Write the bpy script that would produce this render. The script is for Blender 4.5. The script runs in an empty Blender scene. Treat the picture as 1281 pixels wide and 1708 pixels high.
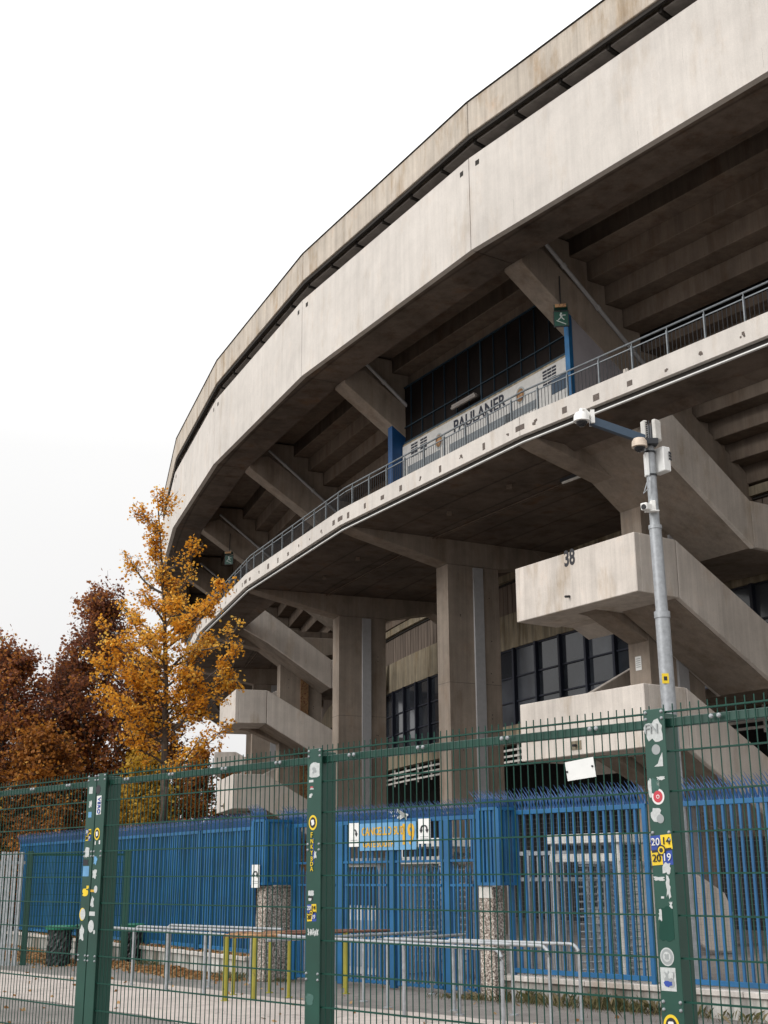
import bpy, bmesh, math, random
import numpy as np
from mathutils import Vector, Matrix
R = math.radians
random.seed(7); rng = np.random.default_rng(7)
S = bpy.context.scene
col = S.collection

# ------------------------------------------------------------------ camera
CAMZ = 1.6
PITCH, ROLL = R(16.3), R(-0.28)
fw = Vector((0, math.cos(PITCH), math.sin(PITCH))); rt = Vector((1, 0, 0)); up = rt.cross(fw)
r2 = math.cos(ROLL)*rt + math.sin(ROLL)*up; u2 = -math.sin(ROLL)*rt + math.cos(ROLL)*up
cd = bpy.data.cameras.new('camera'); cam = bpy.data.objects.new('camera', cd); col.objects.link(cam)
cam.matrix_world = Matrix(((r2.x, u2.x, -fw.x, 0), (r2.y, u2.y, -fw.y, 0), (r2.z, u2.z, -fw.z, CAMZ), (0, 0, 0, 1)))
cd.sensor_fit = 'VERTICAL'; cd.sensor_height = 24; cd.lens = 2081/1708*24; cd.clip_end = 3000; cd.clip_start = .05
S.camera = cam
# ------------------------------------------------------------------ sky, sun, exposure (overcast)
SUN_EL, SUN_AZ = R(24), R(240)      # azimuth clockwise from +Y (north)
w = bpy.data.worlds.new('World'); S.world = w; w.use_nodes = True
nt = w.node_tree; nt.nodes.clear()
sky = nt.nodes.new('ShaderNodeTexSky'); sky.sky_type = 'NISHITA'; sky.sun_disc = False
sky.sun_elevation = SUN_EL; sky.sun_rotation = SUN_AZ; sky.dust_density = 4; sky.air_density = 1.2
hs = nt.nodes.new('ShaderNodeHueSaturation'); hs.inputs['Saturation'].default_value = .12
mx = nt.nodes.new('ShaderNodeMix'); mx.data_type = 'RGBA'; mx.inputs[0].default_value = .9
tc = nt.nodes.new('ShaderNodeTexCoord'); sx_ = nt.nodes.new('ShaderNodeSeparateXYZ'); cr_ = nt.nodes.new('ShaderNodeValToRGB')
cn = nt.nodes.new('ShaderNodeTexNoise'); cn.inputs['Scale'].default_value = 2.2; cn.inputs['Detail'].default_value = 4; nt.links.new(tc.outputs['Generated'], cn.inputs['Vector'])
e_ = cr_.color_ramp.elements; e_[0].position = .0; e_[0].color = (.325, .322, .32, 1); e_[1].position = .32; e_[1].color = (.372, .371, .370, 1)
x_ = e_.new(.62); x_.color = (.62, .62, .62, 1); x_ = e_.new(1.0); x_.color = (.95, .95, .96, 1)       # overcast: brighter overhead
nt.links.new(tc.outputs['Generated'], sx_.inputs[0]); nt.links.new(sx_.outputs['Z'], cr_.inputs[0])
vm = nt.nodes.new('ShaderNodeVectorMath'); vm.operation = 'SCALE'; nt.links.new(cr_.outputs[0], vm.inputs[0])
mr = nt.nodes.new('ShaderNodeMapRange'); mr.inputs[3].default_value = 26.6; mr.inputs[4].default_value = 29.6; nt.links.new(cn.outputs['Fac'], mr.inputs[0]); nt.links.new(mr.outputs[0], vm.inputs['Scale'])
nt.links.new(vm.outputs[0], mx.inputs[7])      # cloud cover
bg = nt.nodes.new('ShaderNodeBackground'); bg.inputs[1].default_value = .1
wo = nt.nodes.new('ShaderNodeOutputWorld')
nt.links.new(sky.outputs[0], hs.inputs['Color']); nt.links.new(hs.outputs[0], mx.inputs[6])
nt.links.new(mx.outputs[2], bg.inputs[0]); nt.links.new(bg.outputs[0], wo.inputs[0])
sd = bpy.data.lights.new('sun', 'SUN'); sd.energy = 1.5; sd.angle = R(20); sd.color = (1, .98, .95)
so = bpy.data.objects.new('sun', sd); col.objects.link(so)
dv_ = Vector((math.sin(SUN_AZ)*math.cos(SUN_EL), math.cos(SUN_AZ)*math.cos(SUN_EL), math.sin(SUN_EL)))
so.rotation_euler = dv_.to_track_quat('Z', 'Y').to_euler()
S.view_settings.view_transform = 'Standard'; S.view_settings.look = 'None'
S.view_settings.exposure = 0.0; S.view_settings.gamma = 1
S.cycles.max_bounces = 8; S.cycles.diffuse_bounces = 4; S.cycles.transparent_max_bounces = 12

# ------------------------------------------------------------------ materials
MATS = {}
def newmat(name):
    m = bpy.data.materials.new(name); m.use_nodes = True; MATS[name] = m
    n = m.node_tree; b = n.nodes['Principled BSDF']; return m, n, b
def N(n, t, **kw):
    x = n.nodes.new(t)
    for k, v in kw.items(): setattr(x, k, v)
    return x
def noise(n, pos, scale, detail=5, rough=.55, mapscale=None):
    if mapscale:
        mp = N(n, 'ShaderNodeMapping'); mp.inputs['Scale'].default_value = mapscale
        n.links.new(pos, mp.inputs[0]); pos = mp.outputs[0]
    x = N(n, 'ShaderNodeTexNoise'); x.inputs['Scale'].default_value = scale; x.inputs['Detail'].default_value = detail
    x.inputs['Roughness'].default_value = rough; n.links.new(pos, x.inputs['Vector']); return x.outputs['Fac']
def ramp(n, fac, stops):
    r = N(n, 'ShaderNodeValToRGB'); e = r.color_ramp.elements
    while len(e) < len(stops): e.new(.5)
    for i, (p, c) in enumerate(stops):
        e[i].position = p; e[i].color = (c, c, c, 1) if not isinstance(c, tuple) else (*c, 1)
    n.links.new(fac, r.inputs[0]); return r.outputs[0]
def mul(n, a, b, f=1.0, blend='MULTIPLY'):
    m = N(n, 'ShaderNodeMix', data_type='RGBA', blend_type=blend); m.inputs[0].default_value = f
    for i, v in ((6, a), (7, b)):
        if isinstance(v, tuple): m.inputs[i].default_value = (*v[:3], 1)
        else: n.links.new(v, m.inputs[i])
    return m.outputs[2]
def bump(n, b, h, s=.3, d=.01):
    x = N(n, 'ShaderNodeBump'); x.inputs['Strength'].default_value = s; x.inputs['Distance'].default_value = d
    n.links.new(h, x.inputs['Height']); n.links.new(x.outputs[0], b.inputs['Normal'])
def concrete(name, base, stain=(.62, .52, .42), streak=.25, blot=.3, stainpos=(.5, .75), rough=.9, rust=0.0, boards=0, rings=0):
    m, n, b = newmat(name)
    g = N(n, 'ShaderNodeNewGeometry'); p = g.outputs['Position']
    big = noise(n, p, .45, 6, .62); mid = noise(n, p, 2.3, 6, .6); fine = noise(n, p, 60, 3, .6)
    st = noise(n, p, 1.0, 5, .6, (5, 5, .22)); st2 = noise(n, p, 1.0, 4, .6, (22, 22, .5))
    c = mul(n, base, ramp(n, big, [(.3, 1-blot), (.62, 1.08)]))
    c = mul(n, c, ramp(n, mid, [(.3, 1-blot*.5), (.6, 1.05)]))
    c = mul(n, c, ramp(n, st, [(.35, 1-streak), (.6, 1.03)]))
    c = mul(n, c, ramp(n, st2, [(.3, 1-streak*.5), (.6, 1.02)]))
    c = mul(n, c, ramp(n, fine, [(.3, .9), (.7, 1.07)]))
    mk = noise(n, p, 1.0, 5, .65, (1.6, 1.6, .5))
    mkr = ramp(n, mk, [(stainpos[0], 0.0), (stainpos[1], 1.0)])
    mm = N(n, 'ShaderNodeMix', data_type='RGBA', blend_type='MULTIPLY'); n.links.new(mkr, mm.inputs[0])
    n.links.new(c, mm.inputs[6]); mm.inputs[7].default_value = (*stain, 1); c = mm.outputs[2]
    if rust:
        rk = noise(n, p, .9, 5, .7); rr = ramp(n, rk, [(.58, 0.0), (.75, rust)])
        m2 = N(n, 'ShaderNodeMix', data_type='RGBA', blend_type='MULTIPLY'); n.links.new(rr, m2.inputs[0])
        n.links.new(c, m2.inputs[6]); m2.inputs[7].default_value = (.95, .6, .34, 1); c = m2.outputs[2]
    if boards or rings:
        v = N(n, 'ShaderNodeVectorMath', operation='SUBTRACT'); n.links.new(p, v.inputs[0])
        v.inputs[1].default_value = (74.43, 75.2, 0)
        sx = N(n, 'ShaderNodeSeparateXYZ'); n.links.new(v.outputs[0], sx.inputs[0])
        cb = N(n, 'ShaderNodeCombineXYZ'); n.links.new(sx.outputs[0], cb.inputs[0]); n.links.new(sx.outputs[1], cb.inputs[1])
        ln = N(n, 'ShaderNodeVectorMath', operation='LENGTH'); n.links.new(cb.outputs[0], ln.inputs[0])
        md = N(n, 'ShaderNodeMath', operation='PINGPONG'); n.links.new(ln.outputs['Value'], md.inputs[0]); md.inputs[1].default_value = (rings or boards)/2
        c = mul(n, c, ramp(n, md.outputs[0], [(0, .55), (.06, 1.0)]))
    n.links.new(c, b.inputs['Base Color']); b.inputs['Roughness'].default_value = rough
    b.inputs['Specular IOR Level'].default_value = .2
    bump(n, b, fine, .25, .006); return m
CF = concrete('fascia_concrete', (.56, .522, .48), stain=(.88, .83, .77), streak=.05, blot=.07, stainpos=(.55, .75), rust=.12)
CR = concrete('roof_concrete', (.52, .46, .39), stain=(.72, .63, .52), streak=.18, blot=.12, stainpos=(.5, .68), rust=.3)
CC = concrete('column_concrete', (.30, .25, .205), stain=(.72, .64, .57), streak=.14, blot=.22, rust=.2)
CS = concrete('soffit_concrete', (.15, .118, .095), stain=(.6, .48, .38), streak=.1, blot=.4, rust=.8, rings=1.25)  # base colour darkened to carry the deep shade under the slabs
CT = concrete('terrace_concrete', (.20, .158, .125), stain=(.7, .6, .52), streak=.18, blot=.22, rust=.3)  # shade below the seating tiers is painted into this dark base
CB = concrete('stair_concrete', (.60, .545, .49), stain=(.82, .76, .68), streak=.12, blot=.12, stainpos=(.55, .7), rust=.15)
CW = concrete('wall_concrete', (.34, .29, .21), stain=(.6, .5, .36), streak=.45, blot=.2, rust=.2)
CL = concrete('lowwall_plaster', (.62, .6, .56), stain=(.4, .36, .32), streak=.5, blot=.3, stainpos=(.45, .6))
CP = concrete('cap_stone', (.58, .54, .5), stain=(.6, .5, .42), streak=.2, blot=.2)
def flat(name, colr, rough=.5, metal=0, var=.12, scale=8, bmp=0, spec=.5):
    m, n, b = newmat(name); g = N(n, 'ShaderNodeNewGeometry')
    f = noise(n, g.outputs['Position'], scale, 5, .65)
    c = mul(n, colr, ramp(n, f, [(.3, 1-var), (.68, 1+var*.6)]))
    n.links.new(c, b.inputs['Base Color']); b.inputs['Metallic'].default_value = metal
    rr = N(n, 'ShaderNodeMapRange'); n.links.new(f, rr.inputs[0]); rr.inputs[3].default_value = max(rough-.12, .02); rr.inputs[4].default_value = min(rough+.15, 1)
    n.links.new(rr.outputs[0], b.inputs['Roughness']); b.inputs['Specular IOR Level'].default_value = spec
    if bmp: bump(n, b, f, bmp, .004)
    return m
def rusty(name, colr, rustc=(.16, .06, .025), amt=.62, rough=.55):
    m, n, b = newmat(name); g = N(n, 'ShaderNodeNewGeometry')
    f = noise(n, g.outputs['Position'], 14, 7, .7); f2 = noise(n, g.outputs['Position'], 2, 4, .6)
    c = mul(n, colr, ramp(n, f2, [(.3, .72), (.7, 1.15)]))
    mk = ramp(n, f, [(amt, 0.0), (amt+.07, 1.0)])
    mm = N(n, 'ShaderNodeMix', data_type='RGBA'); n.links.new(mk, mm.inputs[0]); n.links.new(c, mm.inputs[6]); mm.inputs[7].default_value = (*rustc, 1)
    n.links.new(mm.outputs[2], b.inputs['Base Color']); b.inputs['Roughness'].default_value = rough; return m
GREEN = rusty('green_paint', (.010, .060, .042), (.05, .05, .035), .7, .42)
GREEND = flat('green_wire', (.006, .052, .036), .5, var=.2, scale=3, spec=.25)
BLUE = rusty('blue_paint', (.005, .098, .238), (.02, .03, .06), .7, .5)
BLUE2 = rusty('deep_blue_paint', (.004, .055, .17), (.02, .03, .06), .7, .5)
GALV = flat('galvanised', (.33, .345, .36), .5, .35, .25, 14)
RAILG = flat('rail_grey', (.19, .21, .225), .5, .3, .25, 14)
DARKM = flat('dark_metal', (.03, .032, .036), .45, .4, .2)
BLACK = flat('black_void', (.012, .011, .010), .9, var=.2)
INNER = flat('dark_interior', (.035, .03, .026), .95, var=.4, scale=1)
WHITE = flat('white_paint', (.74, .74, .72), .45, var=.08, scale=5)
WHITE2 = flat('white_weathered', (.58, .56, .52), .6, var=.22, scale=6)
CAMW = flat('camera_housing', (.76, .75, .72), .3, var=.05)
CAMB = flat('camera_beige', (.55, .45, .36), .4, var=.15)
DOME = flat('dome_glass', (.01, .01, .012), .06, var=.0)
ARM = flat('arm_paint', (.03, .055, .088), .4, .1, .1)
PATCH = flat('patch_mortar', (.13, .105, .09), .95, var=.5, scale=40)
JOINT = flat('joint_gap', (.03, .026, .022), 1)
RED = flat('red_ink', (.5, .04, .06), .5); YEL = flat('yellow_ink', (.78, .55, .02), .5); BLK = flat('black_ink', (.015, .015, .02), .5)
INKB = flat('blue_ink', (.02, .06, .32), .5); GREYI = flat('grey_ink', (.3, .32, .32), .6); PAPER = flat('torn_paper', (.50, .52, .51), .7, var=.2, scale=60)
CYAN = flat('light_blue_board', (.12, .31, .52), .5, var=.15); ORG = flat('orange_paint', (.62, .36, .02), .55, var=.15)
NAVY = flat('navy_paint', (.008, .011, .024), .55); EXITG = flat('exit_green', (.003, .05, .032), .4, var=.1); BANW = flat('banner_white', (.50, .49, .47), .5, var=.12)
PARTW = flat('partition_paint', (.33, .31, .33), .7, var=.12, scale=2)
RUSTP = rusty('rust_pipe', (.24, .14, .06), (.12, .04, .02), .5, .8)
RUSTR = rusty('rusty_tube', (.16, .07, .045), (.3, .2, .14), .62, .7)
YELR = rusty('yellow_tube', (.30, .27, .03), (.12, .07, .03), .62, .55)
ORNT = rusty('orange_tube', (.36, .2, .09), (.14, .06, .03), .52, .7)
PIPE = flat('downpipe_grey', (.40, .40, .41), .5, .2, .1)
BAG = flat('bin_bag', (.012, .012, .013), .28, var=.3, scale=12)
BING = flat('bin_green', (.01, .16, .09), .5)
CURT = flat('curtain', (.22, .22, .23), .9, var=.35, scale=3)
BARK = flat('bark', (.085, .065, .05), .95, var=.5, scale=9, bmp=.6)
BARK2 = flat('dark_bark', (.045, .034, .028), .95, var=.4, scale=9, bmp=.6)
def glass(name, c, rough=.07):
    m, n, b = newmat(name); g = N(n, 'ShaderNodeNewGeometry')
    f = noise(n, g.outputs['Position'], .8, 3); cc = mul(n, c, ramp(n, f, [(.3, .6), (.7, 1.3)]))
    n.links.new(cc, b.inputs['Base Color']); b.inputs['Roughness'].default_value = rough; b.inputs['Specular IOR Level'].default_value = .6
    bump(n, b, noise(n, g.outputs['Position'], 1.2, 2), .08, .02); return m
GL = glass('dark_glass', (.026, .030, .037), .1); GL2 = glass('curtained_glass', (.06, .066, .078), .15); GL3 = glass('smoked_glass', (.012, .009, .008), .6); GL3.node_tree.nodes['Principled BSDF'].inputs['Specular IOR Level'].default_value = .08
TEAL = flat('dark_teal_paint', (.012, .035, .055), .6); STRIPM = flat('strip_sheet', (.27, .245, .225), .7, var=.3, scale=3); SIGNW = flat('sign_white', (.38, .42, .40), .6)
# pebble-dash pillar
m, n, b = newmat('pebble_dash'); g = N(n, 'ShaderNodeNewGeometry')
v = N(n, 'ShaderNodeTexVoronoi'); v.inputs['Scale'].default_value = 45; n.links.new(g.outputs['Position'], v.inputs['Vector'])
f = noise(n, g.outputs['Position'], 5, 5); f3 = noise(n, g.outputs['Position'], 38, 3, .8)
c = mul(n, ramp(n, f3, [(.38, (.06, .045, .04)), (.5, (.36, .29, .24)), (.66, (.72, .68, .62))]), ramp(n, f, [(.3, .75), (.7, 1.15)]))
n.links.new(c, b.inputs['Base Color']); b.inputs['Roughness'].default_value = .95; bump(n, b, v.outputs['Distance'], .8, .02); PEB = m
# ribbed brown boards on the inner wall
m, n, b = newmat('ribbed_boards'); g = N(n, 'ShaderNodeNewGeometry')
f = noise(n, g.outputs['Position'], 1, 5, .6, (6, 6, .4)); c = mul(n, (.16, .125, .10), ramp(n, f, [(.3, .6), (.7, 1.3)]))
n.links.new(c, b.inputs['Base Color']); b.inputs['Roughness'].default_value = .9; RIB = m
# ground
def groundmat(name, c1, grain, scale=90, blot=.25):
    m, n, b = newmat(name); g = N(n, 'ShaderNodeNewGeometry'); p = g.outputs['Position']
    fine = noise(n, p, scale, 4, .8); big = noise(n, p, .5, 6, .65); mid = noise(n, p, 5, 5, .7)
    c = mul(n, c1, ramp(n, fine, [(.35, 1-grain), (.65, 1+grain*.7)])); c = mul(n, c, ramp(n, big, [(.32, 1-blot), (.65, 1.1)]))
    c = mul(n, c, ramp(n, mid, [(.35, .86), (.65, 1.08)]))
    vo = N(n, 'ShaderNodeTexVoronoi', feature='DISTANCE_TO_EDGE'); vo.inputs['Scale'].default_value = .55
    wv = N(n, 'ShaderNodeVectorMath', operation='ADD'); nn = N(n, 'ShaderNodeTexNoise'); nn.inputs['Scale'].default_value = 2.5
    n.links.new(p, nn.inputs['Vector']); n.links.new(p, wv.inputs[0]); n.links.new(nn.outputs['Color'], wv.inputs[1]); n.links.new(wv.outputs[0], vo.inputs['Vector'])
    c = mul(n, c, ramp(n, vo.outputs['Distance'], [(0, .6), (.012, 1.0)]))
    n.links.new(c, b.inputs['Base Color']); b.inputs['Roughness'].default_value = .92; bump(n, b, fine, .5, .01); return m
ASPH = groundmat('asphalt', (.20, .18, .165), .55); PALE = groundmat('pale_concrete', (.42, .365, .33), .14, 120, .12)
def leafmat(name, stops):
    m, n, b = newmat(name); a = N(n, 'ShaderNodeAttribute'); a.attribute_name = 'tint'
    c = ramp(n, a.outputs['Fac'], stops)
    n.links.new(c, b.inputs['Base Color']); b.inputs['Roughness'].default_value = .6; b.inputs['Specular IOR Level'].default_value = .25
    tr = N(n, 'ShaderNodeBsdfTranslucent'); n.links.new(c, tr.inputs[0]); ms = N(n, 'ShaderNodeMixShader'); ms.inputs[0].default_value = .45
    o = n.nodes['Material Output']; n.links.new(b.outputs[0], ms.inputs[1]); n.links.new(tr.outputs[0], ms.inputs[2]); n.links.new(ms.outputs[0], o.inputs[0]); return m
L_GINK = leafmat('ginkgo_leaf', [(0, (.36, .13, .014)), (.3, (.66, .28, .022)), (.75, (.84, .43, .045)), (1, (.88, .58, .12))])
L_BRN = leafmat('brown_leaf', [(0, (.085, .036, .028)), (.4, (.19, .070, .042)), (.75, (.37, .135, .038)), (1, (.58, .26, .05))])
L_ORG = leafmat('russet_leaf', [(0, (.10, .038, .016)), (.4, (.27, .10, .022)), (.8, (.46, .19, .03)), (1, (.56, .31, .06))])
L_OLV = leafmat('olive_leaf', [(0, (.06, .05, .012)), (.4, (.18, .12, .02)), (.8, (.38, .22, .03)), (1, (.5, .34, .05))])
L_YEL = leafmat('yellow_leaf', [(0, (.3, .17, .02)), (.5, (.5, .30, .03)), (1, (.66, .46, .08))])
L_DRY = leafmat('dry_leaf', [(0, (.14, .06, .02)), (.5, (.36, .18, .07)), (1, (.55, .36, .18))])
L_GRS = leafmat('grass_blade', [(0, (.06, .055, .025)), (.5, (.13, .125, .05)), (1, (.30, .24, .14))])

# ------------------------------------------------------------------ mesh helpers
def wloc(o):
    v = Vector((0, 0, 0))
    while o is not None: v += o.location; o = o.parent
    return v
def tag(o, label=None, cat=None, group=None, kind=None):
    for k, v in (('label', label), ('category', cat), ('group', group), ('kind', kind)):
        if v: o[k] = v
    return o
def thing(name, loc, label, cat, group=None):
    o = bpy.data.objects.new(name, None); col.objects.link(o); o.location = loc; o.empty_display_size = .2
    return tag(o, label, cat, group)
class MB:
    def __init__(s): s.v = []; s.f = []; s.m = []
    def poly(s, pts, mi=0):
        i = len(s.v); s.v += [tuple(p) for p in pts]; s.f.append(tuple(range(i, i+len(pts)))); s.m.append(mi)
    def loft(s, A, B, mi=0, caps=True):
        i = len(s.v); n = len(A); s.v += [tuple(p) for p in A]+[tuple(p) for p in B]
        for j in range(n):
            k = (j+1) % n; s.f.append((i+j, i+k, i+n+k, i+n+j)); s.m.append(mi)
        if caps:
            s.f.append(tuple(i+j for j in range(n-1, -1, -1))); s.m.append(mi)
            s.f.append(tuple(i+n+j for j in range(n))); s.m.append(mi)
    def obox(s, c, ax, ay, az, hx, hy, hz, mi=0):
        c, ax, ay, az = Vector(c), Vector(ax), Vector(ay), Vector(az)
        q = [(-1, -1), (1, -1), (1, 1), (-1, 1)]
        s.loft([c+ax*hx*a+ay*hy*b-az*hz for a, b in q], [c+ax*hx*a+ay*hy*b+az*hz for a, b in q], mi)
    def box(s, x0, x1, y0, y1, z0, z1, mi=0):
        s.obox(((x0+x1)/2, (y0+y1)/2, (z0+z1)/2), (1, 0, 0), (0, 1, 0), (0, 0, 1), abs(x1-x0)/2, abs(y1-y0)/2, abs(z1-z0)/2, mi)
    def tube(s, pts, r, n=8, mi=0, r1=None):
        pts = [Vector(p) for p in pts]; rings = []
        for j, p in enumerate(pts):
            d = (pts[min(j+1, len(pts)-1)]-pts[max(j-1, 0)]).normalized()
            a = d.cross(Vector((0, 0, 1)));
            if a.length < .05: a = d.cross(Vector((0, 1, 0)))
            a.normalize(); b_ = d.cross(a)
            rr = r if r1 is None else r+(r1-r)*j/(len(pts)-1)
            if isinstance(r, (list, tuple)): rr = r[j]
            rings.append([p+(a*math.cos(t)+b_*math.sin(t))*rr for t in [2*math.pi*i/n for i in range(n)]])
        i0 = len(s.v)
        for rg in rings: s.v += [tuple(q) for q in rg]
        for j in range(len(rings)-1):
            for i in range(n):
                k = (i+1) % n; s.f.append((i0+j*n+i, i0+j*n+k, i0+(j+1)*n+k, i0+(j+1)*n+i)); s.m.append(mi)
        s.f.append(tuple(i0+i for i in range(n-1, -1, -1))); s.m.append(mi)
        s.f.append(tuple(i0+(len(rings)-1)*n+i for i in range(n))); s.m.append(mi)
    def lathe(s, c, prof, n=20, mi=0, axis=None):
        c = Vector(c); i0 = len(s.v)
        for r, z in prof:
            for i in range(n):
                t = 2*math.pi*i/n; s.v.append(tuple(c+Vector((r*math.cos(t), r*math.sin(t), z))))
        for j in range(len(prof)-1):
            for i in range(n):
                k = (i+1) % n; s.f.append((i0+j*n+i, i0+j*n+k, i0+(j+1)*n+k, i0+(j+1)*n+i)); s.m.append(mi)
        s.f.append(tuple(i0+i for i in range(n-1, -1, -1))); s.m.append(mi)
        s.f.append(tuple(i0+(len(prof)-1)*n+i for i in range(n))); s.m.append(mi)
    def build(s, name, mats, parent=None, smooth=False, bevel=0, label=None, fix=True):
        if not isinstance(mats, (list, tuple)): mats = [mats]
        o0 = wloc(parent) if parent is not None else Vector((0, 0, 0))
        me = bpy.data.meshes.new(name); me.from_pydata([(x-o0.x, y-o0.y, z-o0.z) for x, y, z in s.v], [], s.f)
        for mm in mats: me.materials.append(mm)
        me.polygons.foreach_set('material_index', s.m)
        if fix:
            bm = bmesh.new(); bm.from_mesh(me); bmesh.ops.recalc_face_normals(bm, faces=bm.faces); bm.to_mesh(me); bm.free()
        if smooth:
            me.polygons.foreach_set('use_smooth', [True]*len(me.polygons))
            try: me.set_sharp_from_angle(angle=R(40))
            except Exception: pass
        o = bpy.data.objects.new(name, me); col.objects.link(o); o.parent = parent
        if bevel:
            md = o.modifiers.new('bevel', 'BEVEL'); md.width = bevel; md.segments = 1; md.limit_method = 'ANGLE'; md.angle_limit = R(50)
        if label: o['label'] = label
        return o
def text_geo(txt, size, bold=0):
    cu = bpy.data.curves.new('t', 'FONT'); cu.body = txt; cu.size = size; cu.align_x = 'CENTER'; cu.align_y = 'CENTER'; cu.extrude = .002; cu.offset = bold*size; cu.resolution_u = 3
    ob = bpy.data.objects.new('t', cu); me = bpy.data.meshes.new_from_object(ob)
    vs = [v.co.copy() for v in me.vertices]; fs = [tuple(p.vertices) for p in me.polygons]
    bpy.data.objects.remove(ob); bpy.data.curves.remove(cu); bpy.data.meshes.remove(me); return vs, fs
def put_text(mb, txt, size, c, ax, ay, nrm, mi, sx=1, sy=1, bold=0):
    vs, fs = text_geo(txt, size, bold); i = len(mb.v); c, ax, ay, nrm = Vector(c), Vector(ax), Vector(ay), Vector(nrm)
    mb.v += [tuple(c+ax*v.x*sx+ay*v.y*sy+nrm*(v.z+.003)) for v in vs]
    mb.f += [tuple(i+q for q in f) for f in fs]; mb.m += [mi]*len(fs)
# ------------------------------------------------------------------ stadium frame
CX, CY, AP, ST = 74.43, 75.2, 86.5, 6.1
CO = math.cos(R(ST/2))
KB, ST2 = 2.0, 5.3; RV = AP/CO; RV2 = RV*ST/ST2      # beyond frame 2 the ring bends a little less
def ang(k): return R(33.45-ST*min(k, KB)-ST2*max(k-KB, 0))
CX2, CY2 = CX+(RV2-RV)*math.cos(R(33.45-ST*KB)), CY+(RV2-RV)*math.sin(R(33.45-ST*KB))
def ringp(k, d, z):
    a = ang(k)
    return Vector((CX-(RV-d)*math.cos(a), CY-(RV-d)*math.sin(a), z)) if k <= KB else Vector((CX2-(RV2-d)*math.cos(a), CY2-(RV2-d)*math.sin(a), z))
def Vp(k, rho, z=0): return ringp(k, rho/CO, z)
def bayp(k, t, rho, z=0):      # bay between vertices k-1 and k
    A = Vp(k-1, rho, z); B = Vp(k, rho, z); return A+(B-A)*t
def loc(k, rho, off, z):
    a = ang(k); return Vp(k, rho, z)+Vector((-math.sin(a), math.cos(a), 0))*off
def arc(k, rho, z): return ringp(k, RV-AP+rho, z)
def bayprism(mb, k, prof, g0=0, g1=0, mi=0, t0=0, t1=1):
    L = (Vp(k, 0)-Vp(k-1, 0)).length
    mb.loft([bayp(k, t0+g0/L, r, z) for r, z in prof], [bayp(k, t1-g1/L, r, z) for r, z in prof], mi)
def radprism(mb, k, prof, o0, o1, mi=0):
    mb.loft([loc(k, r, o0, z) for r, z in prof], [loc(k, r, o1, z) for r, z in prof], mi)
def rect(r0, r1, z0, z1): return [(r0, z0), (r1, z0), (r1, z1), (r0, z1)]
# ------------------------------------------------------------------ ground
mb = MB(); mb.poly([(-900, -300, 0), (900, -300, 0), (900, 1500, 0), (-900, 1500, 0)])
tag(mb.build('ground', ASPH), kind='structure')
NF = Vector((.729, .6845, 0)); DF = Vector((-.6845, .729, 0)); UZ = Vector((0, 0, 1))     # fence normal (away) and direction (left-away)
mb = MB(); pts = []
P_ = lambda n_, s_, z: NF*n_+DF*s_+UZ*z
lo = [(s_, 8.9+.10*math.sin(s_*.9)+.08*math.sin(s_*2.3+1)) for s_ in np.linspace(-40, 60, 90)]
hi = [(s_, 11.55+.12*math.sin(s_*.7+2)+.07*math.sin(s_*2.9)) for s_ in np.linspace(60, -40, 90)]
for (s0, a0), (s1, a1), (t0, b0), (t1, b1) in zip(lo[:-1], lo[1:], hi[::-1][:-1], hi[::-1][1:]):
    mb.poly([P_(a0, s0, .004), P_(a1, s1, .004), P_(b1, t1, .004), P_(b0, t0, .004)])
tag(mb.build('path', PALE), kind='structure')

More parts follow.
